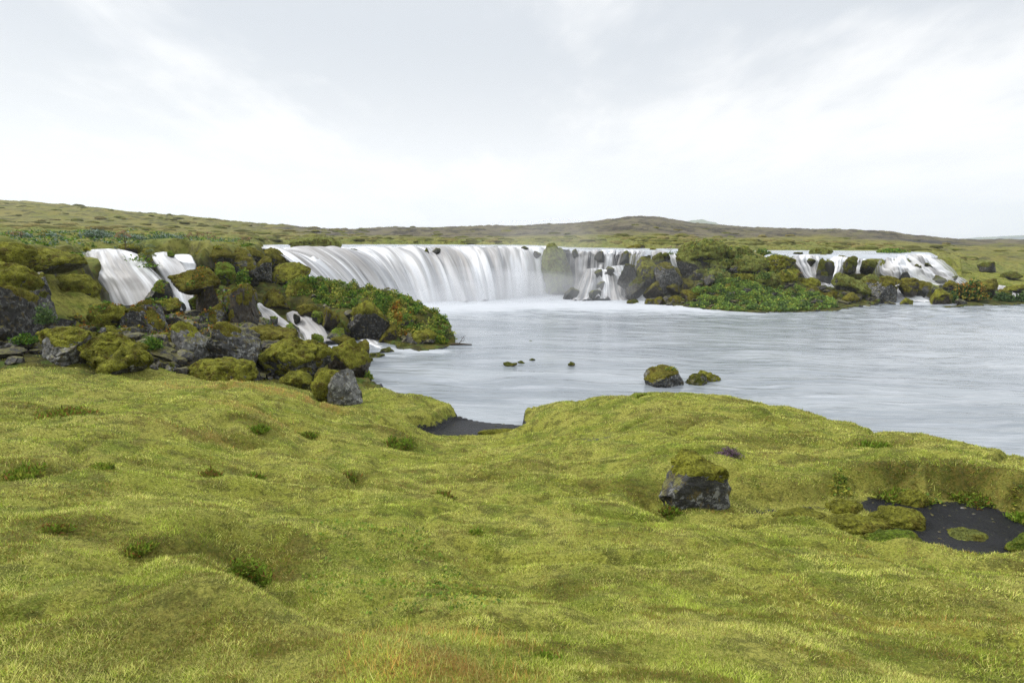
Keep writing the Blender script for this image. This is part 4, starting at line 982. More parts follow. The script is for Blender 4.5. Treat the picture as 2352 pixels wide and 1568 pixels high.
# --- around the little cascades and pool
GS = 'boulders along the stream and spit'
B(596, 664, 668, 722, 31.2, 0.48, 'b', 'n', 'brown mossy boulder directly above the hooked cascade', facets=6, group=GS)
B(650, 642, 732, 708, 32.6, 1.0, 'd', 'o', 'large green moss dome at the inland end of the spit', facets=2, group=GS)
B(618, 728, 637, 748, 27.9, .1, 'w', 'l', 'little black stone splitting the hooked cascade', facets=4, group=GS)
B(648, 744, 688, 778, 27.8, 0.28, 'w', 'l', 'glistening green hump the cascades slide over', facets=3, thick=.04, group=GS)
B(592, 736, 616, 760, 28.2, .15, 'w', 'l', 'wet black stone at the left edge of the hooked cascade', facets=5, group=GS)
B(672, 722, 690, 742, 28.8, .1, 'w', 'k', 'small wet stone at the top of the fan shaped cascade', facets=4, group=GS)
B(712, 768, 746, 796, 26.2, 0.48, 'w', 'l', 'pointed dark green rock standing in the stream pool', facets=7, thick=.03, group=GS)
B(704, 781, 726, 798, 26.0, .2, 'w', 'l', 'low wet stone touching the pointed green rock', facets=4, group=GS)
B(746, 755, 802, 790, 27.4, 0.23, 'w', 'l', 'broad dark wet slab at the right of the fan shaped cascade', facets=6, thick=.03, group=GS)
B(680, 700, 732, 726, 29.8, 0.63, 'b', 'n', 'brown moss hump between the cascade and the spit', facets=4, group=GS)
B(738, 706, 778, 756, 28.4, 0.48, 'b', 'n', 'upright brown mossy rock at the front of the spit, near the fan shaped cascade', facets=5, group=GS)
B(714, 716, 744, 752, 28.9, 0.53, 'w', 'l', 'green dripping rock left of the upright brown one', facets=5, group=GS)
B(786, 690, 898, 784, 28.6, .38, 'd', 'o', 'big dark boulder with a hollow under its grassy brow, centre of the spit', facets=9, cap=True, group=GS)
B(770, 740, 806, 776, 28.2, 0.53, 'b', 'k', 'dark mossy block at the left foot of the big hollow boulder', facets=5, group=GS)
B(862, 744, 920, 798, 27.8, 0.65, 'b', 'n', 'brown mossy rock under the orange leaves of the spit', facets=5, group=GS)
B(936, 760, 1004, 809, 26.9, .40, 'd', 'o', 'angular dark boulder with moss cap at the water near the spit end', facets=8, cap=True, group=GS)
B(906, 788, 948, 815, 26.0, 0.58, 'w', 'k', 'wedge of brown moss covered rock by the low foaming cascade', facets=6, thick=.04, group=GS)
B(976, 717, 1013, 752, 30.2, .40, 's', 'o', 'square dark rock with a moss cap on the back edge of the spit', facets=6, cap=True, group=GS)
B(928, 700, 972, 724, 31.4, .9, 'd', 'o', 'low moss pillow on the back edge of the spit', facets=3, group=GS)
B(996, 767, 1028, 788, 28.0, 0.68, 'd', 'o', 'small mossy rock at the very tip of the spit', facets=4, group=GS)
B(864, 801, 912, 820, 25.2, 0.28, 'w', 'k', 'flat wet stone lapped by the low foaming cascade', facets=5, thick=.03, group=GS)
B(846, 812, 884, 834, 24.2, 0.28, 'w', 'k', 'wet dark stone between the tiny spill and the low cascade', facets=5, thick=.03, group=GS)
B(838, 826, 862, 840, 23.2, .2, 'w', 'k', 'small wet stone at the water edge beside the tall dark mossy boulder', facets=5, group=GS)
B(1020, 826, 1030, 832, 24.6, .2, 'w', 'k', 'lone tiny stone awash off the foaming cascade', facets=5, group=GS) if False else None
B(756, 774, 808, 796, 25.0, 0.48, 'b', 'n', 'brown rock peeping up behind the tall dark mossy boulder', facets=5, group=GS)
B(806, 784, 852, 836, 22.5, 0.38, 'b', 'n', 'dark lava rock right behind the tall dark mossy boulder', facets=7, group=GS)
B(744, 786, 852, 892, 19.6, 0.45, 'b', 'o', 'tall dark mossy boulder at the water, with a pale lichen patch', facets=7, seed=777, group=GS)
B(566, 786, 756, 886, 18.0, 0.67, 's', 'o', 'huge boulder draped in thick rolls of olive moss above the lawn edge', facets=6, lob=.9, seed=610, group=GS)
B(556, 755, 684, 802, 21.0, 0.65, 'b', 'n', 'brown and green mossy boulder behind the huge moss draped one', facets=6, lob=.8, group=GS)
B(650, 756, 690, 792, 22.6, 0.23, 's', 'n', 'grey slanting rock to the right behind the huge moss draped one', facets=7, group=GS)
B(640, 858, 712, 886, 16.4, 1.0, 'd', 'o', 'dark green moss roll at the right foot of the huge moss draped boulder', facets=2, group=GS)
B(752, 848, 834, 934, 15.0, .10, 'g', 'o', 'smooth light grey wedge of rock where the lawn meets the water', facets=4, seed=931, group=GS, crack=.4, planes=((.5, -1, .15, .5), (1, -.1, .7, .55)))
B(714, 852, 790, 918, 15.1, .97, 'd', 'o', 'moss clad shoulder hugging the smooth light grey wedge', facets=3, lob=.7, group=GS)
B(814, 892, 832, 916, 15.2, .25, 's', 'o', 'small dark stone at the right foot of the light grey wedge', facets=6, group=GS)
B(596, 790, 640, 812, 20.4, .85, 'b', 'l', 'light green moss ball behind the large pointed boulder', facets=3, group=GS)
# --- stones in the river
GR = 'rocks standing in the river'
B(1479, 848, 1588, 889, 19.4, .22, 's', 'n', 'largest rock in the open river, grey topped with a yellow flowering plant', facets=5, seed=1493, sink=.8, planes=((0, -.2, 1, .35),), group=GR, thick=.04)
B(1572, 862, 1630, 886, 19.5, .28, 'd', 'k', 'middle rock in the open river, low and jagged', facets=6, sink=.8, group=GR, thick=.04)
B(1606, 856, 1664, 884, 19.9, .36, 'd', 'o', 'right rock of the trio in the open river, green on top', facets=6, sink=.8, group=GR, thick=.04)
B(1156, 834, 1188, 841, 22.4, .3, 'w', 'k', 'nearest of the tiny stones breaking the surface in the left pool', facets=4, group=GR)
B(1188, 831, 1206, 838, 22.9, .3, 'w', 'k', 'second of the tiny stones breaking the surface, next to the nearest', facets=4, group=GR)
B(1216, 825, 1230, 831, 23.4, .3, 'w', 'k', 'third tiny stone breaking the surface of the left pool', facets=4, group=GR)
B(1304, 834, 1321, 839, 22.3, .3, 'w', 'k', 'tiny stone furthest right of those breaking the surface in the pool', facets=4, group=GR)
B(1214, 783, 1224, 788, 28.0, .3, 'w', 'k', 'tiny far stone breaking the surface beyond the others', facets=4, group=GR)
# --- in the lawn
B(1512, 1054, 1674, 1180, 6.7, .24, 's', 'o', 'dark square boulder with a thick shaggy moss cap, alone in the near turf', facets=4, seed=2034, deep=.9, sink=.2, thick=.055, cap=True, crack=.15, planes=((.28, -1, .10, .50), (1, -.55, .12, .62), (-1, -.1, .85, .50)))
# --- main fall
GM = 'rocks at the brink of the wide curtain fall'
B(658, 546, 776, 577, 52.5, .85, 'd', 'f', 'leafy moss covered rock island at the brink of the wide curtain fall', facets=4, group=GM)
for (u, v, w_, h_, d, lb) in [(1002, 577, 24, 13, 50.6, 'dark wet rock on the brink, left of the brink cluster in mid curtain'), (812, 576, 20, 7, 50.0, 'flat dark rock barely clear of the flow above the left of the curtain'), (948, 575, 30, 9, 51.3, 'low dark rocks on the brink left of centre of the curtain'),
                        (978, 586, 15, 34, 50.2, 'tall narrow dark rock splitting the middle of the curtain'), (1205, 571, 18, 9, 54.6, 'dark stone washed over near the right end of the brink'), (925, 572, 14, 6, 52.0, 'small dark stone awash upstream of the brink, left of centre'), (1233, 584, 20, 14, 53.8, 'dark wet ledge peeping through the curtain near its right end')]:
    B(u - w_ / 2, v - h_ / 2, u + w_ / 2, v + h_ / 2, d, .15, 'w', 'k', lb, facets=5, group=GM)
B(1246, 560, 1312, 676, 53.4, .92, 'd', 'f', 'tall dark mossy rock pillar between the curtain fall and the veil fall', facets=3, sub=5, seed=555, group=GM)
B(1262, 605, 1316, 678, 52.8, .6, 'd', 'k', 'dark rocky foot leaning out from the tall mossy pillar', facets=6, group=GM)
# --- rocks in and beside the veil fall
GV = 'rocks round the veil fall'
for (a, b_, c, d_, dp, cv, lb) in [(1360, 619, 1386, 646, 49.7, .1, 'upper dark rock in the middle of the veil fall cascades'), (1369, 646, 1391, 668, 48.7, .1, 'lower dark rock in the middle of the veil fall cascades'), (1294, 661, 1332, 688, 48.2, .1, 'smooth wet rock at the left foot of the veil fall'),
                               (1352, 665, 1382, 685, 47.4, .1, 'split wet rock at the centre foot of the veil fall'), (1386, 612, 1412, 634, 49.6, .05, 'water washed round stone right of the upper dark rock'), (1314, 572, 1330, 590, 51.3, .3, 'dark knob at the top left of the veil fall'), (1366, 576, 1390, 600, 51.0, .2, 'dark ledge showing through the top of the veil fall'), (1424, 576, 1446, 606, 50.7, .3, 'dark green ledge near the right end of the veil fall brink')]:
    B(a, b_, c, d_, dp, cv, 'w', 'k', lb, facets=5, group=GV, thick=.04)
B(1418, 607, 1466, 658, 48.4, .35, 'd', 'k', 'large round boulder at the right edge of the veil fall', facets=5, group=GV)
B(1458, 592, 1510, 652, 48.4, .45, 'd', 'o', 'boulder with a bright mossy head above the large round boulder', facets=5, group=GV)
B(1438, 638, 1484, 684, 47.2, .30, 'd', 'k', 'brown block right below the large round boulder', facets=7, group=GV)
B(1503, 604, 1566, 664, 47.6, .30, 's', 'n', 'slanting grey boulder leaning on the left flank of the islet', facets=7, group=GV)
B(1480, 646, 1526, 684, 46.9, .35, 'b', 'n', 'brown boulder at the foot of the slanting grey one', facets=6, group=GV)
B(1500, 580, 1526, 612, 50.0, .55, 'd', 'k', 'dark mossy rock among the short spills on the brink', facets=5, group=GV)
B(1518, 580, 1540, 602, 50.2, .5, 'd', 'k', 'small dark rock left of the slim white fall', facets=5, group=GV)
B(1437, 690, 1470, 705, 45.2, .3, 'd', 'k', 'low dark rock in the foam, left of the islet foot', facets=6, group=GV)
B(1480, 687, 1504, 704, 44.8, .4, 'd', 'n', 'small brown rock in the shallows at the islet foot', facets=5, group=GV)
B(1500, 682, 1530, 703, 44.4, .4, 'b', 'n', 'squat brown rock touching the islet foot', facets=6, group=GV)
# --- the big islet
GI = 'moss domes and boulders of the big islet'
for (a, b_, c, d_, dp, cv, rt, mt, fc, lb) in [
    (1556, 560, 1652, 640, 49.6, .62, 'd', 'f', 4, 'massive cliff shoulder of the big islet, mossy above and dark below'),
    (1586, 554, 1674, 606, 48.8, .95, 'd', 'f', 2, 'highest flat moss dome of the big islet'),
    (1664, 568, 1730, 600, 49.0, .95, 'd', 'f', 2, 'moss dome on the skyline of the islet, right of the highest one'),
    (1682, 588, 1762, 638, 47.6, .74, 'd', 'f', 3, 'mushroom shaped mossy boulder on the right of the islet'),
    (1632, 596, 1684, 626, 48.0, .85, 'd', 'f', 3, 'mossy knob left of the mushroom shaped boulder'),
    (1620, 622, 1678, 658, 46.8, .92, 'd', 'f', 3, 'stacked moss cushions in the middle of the islet'),
    (1640, 648, 1692, 688, 45.4, .75, 'b', 'n', 4, 'brown mossy hump low in the middle of the islet'),
    (1728, 628, 1790, 660, 46.4, .92, 'd', 'f', 3, 'smooth moss dome below the mushroom shaped boulder'),
    (1686, 628, 1732, 656, 46.8, .85, 'd', 'o', 4, 'dark moss roll directly under the mushroom shaped boulder'),
    (1758, 588, 1826, 640, 48.6, .50, 'm', 'o', 6, 'craggy grey and green boulder at the right shoulder of the islet'),
    (1800, 618, 1834, 652, 47.8, .70, 'd', 'o', 5, 'small mossy head in front of the craggy right shoulder'),
    (1824, 640, 1882, 684, 47.6, .92, 'd', 'o', 3, 'long sloping moss back at the right end of the islet'),
    (1842, 660, 1888, 694, 46.0, .70, 'b', 'n', 5, 'brown mossy boulder in front of the long sloping moss back'),
    (1780, 622, 1832, 652, 47.2, .85, 'd', 'o', 3, 'mossy saddle between the craggy shoulder and the moss dome'),
    (1560, 640, 1600, 668, 47.6, .45, 'b', 'n', 6, 'brown boulder half way up the left flank of the islet'),
    (1530, 650, 1566, 674, 47.0, .4, 'b', 'n', 6, 'dark brown boulder at the left foot of the islet'),
    (1568, 668, 1610, 700, 45.0, .5, 'b', 'n', 6, 'rough brown boulder low on the left front of the islet'),
    (1540, 680, 1574, 704, 44.4, .45, 'b', 'n', 6, 'brown shore rock at the left front corner of the islet'),
    (1604, 660, 1644, 690, 45.4, .65, 'b', 'n', 5, 'mossy block right of the rough brown boulder'),
    (1590, 620, 1630, 650, 47.6, .6, 'd', 'k', 5, 'dark mossy block under the highest dome'),
    (1888, 670, 1924, 696, 45.2, .6, 'b', 'n', 5, 'brown cushion topped rock in the gap beside the islet'),
    (1926, 630, 1996, 692, 46.4, .66, 'm', 'f', 4, 'large lumpy moss boulder, left half of the dark outcrop'),
    (1980, 632, 2020, 664, 47.4, .85, 'm', 'f', 4, 'mossy twin knobs in the centre of the dark outcrop'),
    (1994, 646, 2056, 693, 45.8, .28, 's', 'n', 7, 'bare grey boulder, right half of the dark outcrop'),
    (2014, 636, 2064, 664, 47.8, .50, 'd', 'n', 6, 'dark brown boulder behind the bare grey one'),
    (1936, 674, 1980, 706, 44.6, .55, 'd', 'n', 6, 'small rounded rock at the water in front of the dark outcrop'),
    (2070, 640, 2118, 670, 48.6, .6, 'b', 'n', 5, 'dark mossy ridge rock under the stepped waterfall, left part'),
    (2098, 648, 2144, 682, 47.8, .40, 'm', 'n', 7, 'grey shouldered rock under the stepped waterfall, right part'),
    (2068, 648, 2106, 676, 47.6, .5, 'b', 'n', 6, 'squat brown rock in front of the ridge rock under the stepped waterfall'),
    (2070, 686, 2097, 705, 44.6, .5, 'b', 'o', 6, 'small pointed stone in the low right cascade'),
    (2138, 664, 2186, 706, 44.8, .65, 'b', 'o', 5, 'mossy rock at the water left of the orange and green bush'),
    (2170, 646, 2220, 680, 47.6, .55, 'd', 'n', 6, 'dark boulder behind the orange and green bush'),
    (2238, 644, 2304, 684, 47.2, .50, 'd', 'n', 6, 'dark mossy boulder right of the orange and green bush'),
    (2312, 656, 2362, 678, 52.0, .55, 'd', 'o', 5, 'low dark rock at the right edge behind the white water'),
    (2290, 666, 2318, 682, 48.4, .5, 'd', 'n', 6, 'small dark rock in the flat run of white water'),
    (1880, 592, 1904, 648, 49.4, .45, 'd', 'k', 4, 'left half of the split dark rock between two white falls'),
    (1897, 600, 1914, 648, 49.2, .35, 'w', 'k', 4, 'right half of the split dark rock between two white falls'),
    (1940, 590, 1968, 626, 49.8, .6, 'd', 'k', 4, 'dark mossy block left of the little fringed veil'),
    (1984, 598, 2014, 630, 49.6, .55, 'd', 'k', 4, 'dark mossy block right of the little fringed veil, flat topped'),
    (1856, 594, 1876, 610, 50.4, .4, 'w', 'k', 5, 'wet dark knob on the brink left of the split dark rock'),
    (1866, 570, 1912, 590, 58.0, .85, 'd', 'f', 4, 'mossy hump standing in the upper river above the right falls'),
    (1888, 586, 1930, 600, 53.5, .7, 'd', 'n', 5, 'brown rock on the brink below the mossy river hump'),
    (1922, 588, 1962, 602, 52.6, .7, 'd', 'n', 5, 'long brown rock lying on the brink right of the mossy river hump'),
    (2052, 592, 2080, 604, 53.4, .6, 'd', 'k', 5, 'low mossy rock on the brink of the stepped waterfall'),
    (1756, 590, 1786, 602, 53.0, .4, 'w', 'k', 5, 'dark flat rock in the run-in behind the craggy shoulder'),
    (1826, 580, 1846, 590, 56.0, .3, 'w', 'k', 5, 'small dark stone in the upper river left of the mossy river hump'),
    (2100, 606, 2118, 622, 52.4, .1, 'w', 'k', 5, 'dark stone showing through the stepped waterfall, upper left'),
    (2124, 604, 2140, 618, 52.8, .1, 'w', 'k', 5, 'dark stone showing through the stepped waterfall, upper right'),
    (2068, 624, 2092, 642, 50.6, .1, 'w', 'k', 5, 'wet slab in the lower left of the stepped waterfall'),
    (2140, 634, 2172, 656, 51.4, .2, 'w', 'k', 6, 'dark sloping stone in the lower part of the stepped waterfall'),
    (2184, 634, 2200, 648, 52.0, .1, 'w', 'k', 5, 'small dark stone at the right rim of the stepped waterfall'),
    (2252, 603, 2292, 628, 66.0, .35, 'd', 'k', 7, 'black craggy rock on the green slope at the far right'),
    (2304, 626, 2350, 640, 60.0, .55, 'd', 'k', 6, 'flat dark rock on the green slope at the right edge'),
    (2200, 626, 2236, 640, 60.0, .35, 'm', 'k', 6, 'pale broken rock in grass beside the stepped waterfall'),
    (1490, 571, 1510, 581, 57.0, .5, 'd', 'n', 5, 'brown stone in the upper river right of the veil fall brink'),
    (1440, 562, 1485, 574, 66.0, .7, 'd', 'n', 5, 'low dark bank rock behind the upper river above the veil fall'),
    ]:
    B(a, b_, c, d_, dp, cv, rt, mt, lb, facets=fc, group=GI, lob=.8)

# nameless rubble between the boulders
def rubble():
    rs = np.random.RandomState(5); V, Fc = ICO[3]; VV = []; FF = []; n = 0
    zones = [((1545, 700, 44), (1900, 700, 43.6), 1.5, 90), ((1480, 690, 46), (1640, 660, 47), 1.6, 90), ((1900, 690, 45.5), (2180, 690, 46), 1.5, 80), ((700, 745, 28.6), (1000, 790, 27), .8, 80),
             ((480, 790, 20.5), (700, 800, 22), 1.6, 260), ((60, 800, 15.6), (330, 800, 16.5), 1.0, 30), ((440, 720, 24), (620, 720, 25), 1.8, 230), ((1300, 675, 48), (1440, 678, 47), 1.0, 40), ((2040, 660, 49), (2180, 668, 49), 1.3, 50), ((340, 760, 19), (480, 760, 20), 1.3, 170), ((300, 800, 16.5), (560, 840, 17), .8, 120), ((150, 780, 15.6), (400, 760, 19), 1.2, 110), ((-40, 720, 16.4), (70, 760, 16.5), .8, 50), ((560, 690, 28), (720, 740, 29), 1.0, 60)]
    FP = np.vstack([q[1][::6, ::4].reshape(-1, 3) for q in PENDING])
    for (p, q, sp, cnt) in zones:
        a = WD(*p); b_ = WD(*q)
        for _ in range(cnt):
            t = rs.rand(); c = a * (1 - t) + b_ * t; c[0] += rs.normal() * sp * .7; c[1] += rs.normal() * sp
            if np.min(np.hypot(FP[:, 0] - c[0], FP[:, 1] - c[1])) < .75: continue
            s = rs.uniform(.08, .22) + .30 * rs.rand() ** 3
            pv = V * (1 + .3 * n3(V * 1.5 + rs.rand(3) * 40, 1))[:, None]
            for _k in range(8):
                nn = rs.normal(size=3); nn /= np.linalg.norm(nn); e = pv @ nn - rs.uniform(.45, .75); pv -= np.where(e > 0, e, 0)[:, None] * nn
            pv = pv * s * np.array([1.2, 1, .8]); z = gz(np.array([c[0]]), np.array([c[1]]))[0]
            if z < -.25: continue
            q_ = (c[0] / c[1] * 1327.8 + CU); 
            if 110 < q_ < 290 and c[1] > 18.2: continue
            VV.append(pv + np.array([c[0], c[1], max(z, -.1) + s * .25])); FF.append(Fc + n); n += len(V)
    o = mk('rubble', np.vstack(VV), np.vstack(FF), M_ROCK, smooth=False); o.color = (.024, .021, .018, .25)
    tag(o, 'loose dark lava stones lying between the boulders along the banks', 'rubble', kind='stuff')
rubble()

# ------------------------------------------------------------------ plants
bpy.context.view_layer.update()
DG = bpy.context.evaluated_depsgraph_get()
def drop(x, y, z0=12.0):
    ok, loc, nrm, idx, ob, mx = SC.ray_cast(DG, Vector((float(x), float(y), z0)), Vector((0, 0, -1)))
    return (loc, nrm, ob) if ok else (None, None, None)

def leaf_cards(pts, size, cols, rs, up=.5, shape='leaf', jitter=.35):
    """pts (N,3); each becomes a small folded leaf of two triangles (4 verts)"""
    n = len(pts)
    d = rs.normal(size=(n, 3)); d[:, 2] = np.abs(d[:, 2]) * up; d /= np.linalg.norm(d, axis=1)[:, None]
    s = rs.normal(size=(n, 3)); s -= (s * d).sum(1)[:, None] * d; s /= np.linalg.norm(s, axis=1)[:, None]
    sz = (size * (.5 + 1.5 * rs.uniform(0, 1, n) ** 2.2))[:, None] if np.ndim(size) == 0 else (size * rs.uniform(.7, 1.3, n))[:, None]
    wd = .42 if shape == 'leaf' else .16
    up_ = np.cross(d, s) * .12
    V = np.stack([pts, pts + d * sz * .5 + s * sz * wd + up_ * sz, pts + d * sz, pts + d * sz * .5 - s * sz * wd + up_ * sz], 1).reshape(-1, 3)
    F_ = np.arange(n * 4).reshape(-1, 4)
    C = np.repeat(np.clip(cols * rs.uniform(1 - jitter, 1 + jitter, (n, 1)), 0, 1), 4, axis=0)
    return V, F_, C

def palette(rs, n, cols, wts):
    c = np.array(cols); i = rs.choice(len(cols), n, p=np.array(wts) / sum(wts)); return c[i]

def cover_patch(name, zone, count, size, pal, label, cat, seed, h=.16, clump=.45, only=None, thr=-.1, z_min=-.06):
    """ground cover that nobody could count: leaves scattered over whatever lies below"""
    rs = np.random.RandomState(seed); P = poly(zone); lo, hi = P.min(0), P.max(0)
    k = int(count * 3); x = rs.uniform(lo[0], hi[0], k); y = rs.uniform(lo[1], hi[1], k)
    ins = sdist(x, y, P) > 0; x, y = x[ins], y[ins]
    m_ = n2(x / clump, y / clump, seed) + .5 * n2(x / (clump * 3), y / (clump * 3), seed + 1); sel = m_ > thr; x, y, m_ = x[sel][:count], y[sel][:count], m_[sel][:count]
    pts = []; ms = []
    for a, b_, mm in zip(x, y, m_):
        loc, nr_, ob = drop(a, b_)
        if loc is None or loc.z < z_min: continue
        if ob.name.startswith(('water', 'cascade', 'upper_river')): continue
        pts.append(loc[:]); ms.append(mm)
    pts = np.array(pts); ms = np.array(ms); n = len(pts)
    pts[:, 2] += rs.uniform(0, 1, n) ** 1.4 * h * (.4 + 1.2 * np.clip(ms - thr, 0, 1))
    pk = n2(pts[:, 0] / .9, pts[:, 1] / .9, seed + 3)[:, None]
    (c1, w1), (c2, w2) = pal
    cols = np.where(pk + rs.normal(size=(n, 1)) * .12 > .05, palette(rs, n, c1, w1), palette(rs, n, c2, w2))
    V, F_, C = leaf_cards(pts, size, cols, rs)
    o = mk(name, V, F_, M_LEAF, smooth=False, colors=C); tag(o, label, cat, kind='stuff'); return o

GRN = [(.085, .18, .02), (.15, .25, .03), (.045, .095, .015), (.24, .30, .04)]
YEL = [(.34, .34, .05), (.26, .30, .04), (.12, .19, .03), (.44, .38, .08)]
ORG = [(.42, .20, .02), (.30, .13, .02), (.30, .26, .03), (.08, .10, .02)]
DKG = [(.055, .105, .035), (.095, .155, .045), (.14, .215, .055), (.04, .06, .02)]
GRY = [(.20, .26, .20), (.30, .36, .30), (.10, .16, .08), (.06, .12, .03)]

cover_patch('ground_cover', [('d', 640, 35), ('d', 760, 34.5), ('d', 880, 33.5), ('d', 990, 31.5), ('d', 1035, 29.8), ('d', 1045, 27.9), ('d', 1010, 27), ('d', 960, 27.2), ('d', 900, 29), ('d', 820, 30.6), ('d', 740, 30.8), ('d', 660, 32)],
            34000, .078, ((GRN, [4, 3, 2, 2]), (YEL, [2, 3, 4, 1])), 'low green and yellow leaves blanketing the spit', 'ground cover', 11, h=.22, thr=-.12)
cover_patch('ground_cover', [('d', 880, 29.8), ('d', 905, 30.5), ('d', 950, 29.5), ('d', 940, 27.8), ('d', 895, 27.9)], 3200, .08, ((ORG, [4, 2, 3, 1]), (YEL, [2, 2, 3, 3])), 'autumn orange leaves on the front of the spit', 'ground cover', 12, h=.2, thr=-.3)
cover_patch('ground_cover', [('d', 1575, 45.6), ('d', 1640, 46.3), ('d', 1760, 46.3), ('d', 1850, 45.5), ('d', 1930, 44), ('d', 1940, 41.4), ('d', 1850, 39.6), ('d', 1750, 39.2), ('d', 1650, 39.8), ('d', 1575, 42.6)],
            44000, .095, ((DKG, [1, 3, 5, 1]), ([(.19, .31, .06), (.28, .37, .07), (.14, .18, .04), (.38, .38, .07)], [4, 3, 1, 1.2])), 'dense fresh green leaves on the front slope of the big islet', 'ground cover', 13, h=.30, thr=-.14, clump=.9)
cover_patch('ground_cover', [('d', 1575, 50.5), ('d', 1740, 51), ('d', 1830, 49.5), ('d', 1840, 46.2), ('d', 1600, 46.5)], 3500, .09, ((DKG, [3, 4, 3, 1]), (YEL, [1, 3, 4, 1])), 'scattered small leaves among the moss domes of the islet', 'ground cover', 14, h=.12, thr=.08)
cover_patch('ground_cover', [('d', -60, 22), ('d', 120, 22), ('d', 180, 27), ('d', 290, 30.5), ('d', 560, 37), ('d', 570, 50), ('d', 300, 52), ('d', -60, 42)], 26000, .085, ((GRN, [3, 4, 1, 4]), (GRY, [2, 1, 4, 4])), 'mixed low herbs on the turf above the left falls', 'ground cover', 15, h=.14, thr=.0)
cover_patch('ground_cover', [('d', 120, 17), ('d', 420, 18), ('d', 560, 22), ('d', 640, 26), ('d', 560, 31), ('d', 440, 29), ('d', 300, 22.5), ('d', 150, 19)], 15000, .06, ((GRN, [4, 4, 3, 2]), (ORG, [1, 3, 2, 5])), 'tiny green plants in the gaps between the left boulders', 'ground cover', 16, h=.08, thr=.12)
cover_patch('ground_cover', [(2030, 1095, 2.0), (2352, 1100, 2.1), (2480, 1160, 1.8), (2310, 1145, 1.9), (2250, 1128, 1.9), (2120, 1128, 1.9), (2030, 1112, 1.9), (1900, 1110, 1.9), (1930, 1080, 1.9)], 3600, .032, ((GRN, [3, 3, 2, 4]), (YEL, [3, 4, 4, 2])), 'small yellowing leaves on the bank above the sand pan', 'ground cover', 17, h=.05, thr=.0, clump=.25)
cover_patch('ground_cover', [(760, 1180, 2.4), (980, 1200, 2.4), (1180, 1380, 2.8), (1100, 1420, 3), (800, 1410, 2.8), (690, 1330, 2.8), (700, 1230, 2.6)], 2600, .017, (([(.20, .30, .04), (.30, .34, .05), (.14, .22, .03)], [3, 3, 2]), ([(.20, .30, .04), (.36, .36, .06), (.12, .20, .03)], [3, 3, 2])), 'lobed green leaves scattered in the hollow of the near turf', 'ground cover', 18, h=.03, thr=-.1, clump=.2)

def bush(u, v, d, wpx, hpx, n, pal, wts, label, name='shrub', cat='shrub', group=None, size=.1, seed=1, stems=True, up=.9, shape='leaf', z=None):
    """rounded bush of stems and leaves; (u, v) is the middle of its foot"""
    rs = np.random.RandomState(seed); c = WD(u, v, d); s = d / 1327.
    g, _, _ = drop(c[0], c[1])
    if g is not None and g.z > c[2] - .6 and g.z < c[2] + .6: c[2] = g.z
    rx, rz = wpx * s / 2, hpx * s
    e = empty(name, c - np.array([0, 0, .02])); tag(e, label, cat, group)
    # lumpy dome filled towards its skin
    q = rs.normal(size=(n, 3)); q[:, 2] = np.abs(q[:, 2]); q /= np.linalg.norm(q, axis=1)[:, None]
    lump = .78 + .32 * n3(q * 2.4, seed % 40) + .22 * n3(q * 6, seed % 37)
    if shape == 'blade': lump = np.clip(.75 + .6 * n3(q * 2.0, seed % 40) + .35 * n3(q * 6, seed % 37), .1, 1.4)
    rad = (rs.uniform(0, 1, n) ** .45) * lump
    p = q * rad[:, None] * np.array([rx, rx * .8, rz])
    V, F_, C = leaf_cards(p, size, palette(rs, n, pal, wts), rs, up=up, shape=shape)
    mk('foliage', V, F_, M_LEAF, e, smooth=False, colors=C)
    if stems:
        m_ = 26; a = rs.uniform(0, 6.28, m_); t = q[:m_] * np.array([rx, rx * .8, rz]) * .85
        w_ = max(.006, size * .07); b0 = np.stack([t[:, 0] * .25, t[:, 1] * .25, np.full(m_, -.05)], 1)
        o1 = np.stack([np.cos(a), np.sin(a), 0 * a], 1) * w_; o2 = np.stack([-np.sin(a), np.cos(a), 0 * a], 1) * w_
        V = np.stack([b0 + o1, b0 - o1, b0 + o2, t], 1).reshape(-1, 3); k = np.arange(m_)[:, None] * 4
        Fs = np.vstack([k + np.array([0, 1, 3]), k + np.array([1, 2, 3]), k + np.array([2, 0, 3])])
        mk('stems', V, Fs, M_STEM, e, smooth=False)
    return e
m, N, b, o = mat('stem_brown'); M_STEM = m; b.inputs['Base Color'].default_value = (.07, .05, .03, 1); b.inputs['Roughness'].default_value = .9
m, N, b, o = mat('stem_green'); M_GSTEM = m; b.inputs['Base Color'].default_value = (.12, .15, .04, 1); b.inputs['Roughness'].default_value = .8

G1 = 'bushes at the right cascades'
bush(2222, 702, 45.6, 96, 52, 5200, [(.45, .22, .04), (.36, .32, .05), (.06, .12, .02), (.03, .07, .02)], [2.5, 2, 4, 2], 'tall orange and green bush at the water under the right falls', group=G1, size=.13, seed=31)
bush(2176, 700, 45.3, 50, 32, 1800, DKG, [3, 3, 3, 1], 'dark green bush leaning left from the orange and green one', group=G1, size=.12, seed=32)
bush(2304, 701, 45.6, 50, 24, 1700, DKG, [3, 4, 3, 1], 'small dark green bush on the shore beyond the orange bush', group=G1, size=.12, seed=33)
bush(2350, 702, 45.6, 52, 22, 1700, DKG, [4, 4, 2, 1], 'dark green bush cut by the right edge of the picture', group=G1, size=.12, seed=34)
bush(1750, 586, 56, 56, 20, 1900, [(.10, .18, .03), (.06, .13, .03), (.40, .34, .05), (.2, .25, .04)], [4, 3, 1.5, 2], 'light green bush with yellow tips behind the islet', group=G1, size=.12, seed=35)
bush(2050, 584, 63, 90, 12, 1600, GRN, [4, 3, 2, 3], 'flat green shrub on the far bank above the stepped waterfall', group=G1, size=.13, seed=36)
G2 = 'silvery willow scrub above the left falls'
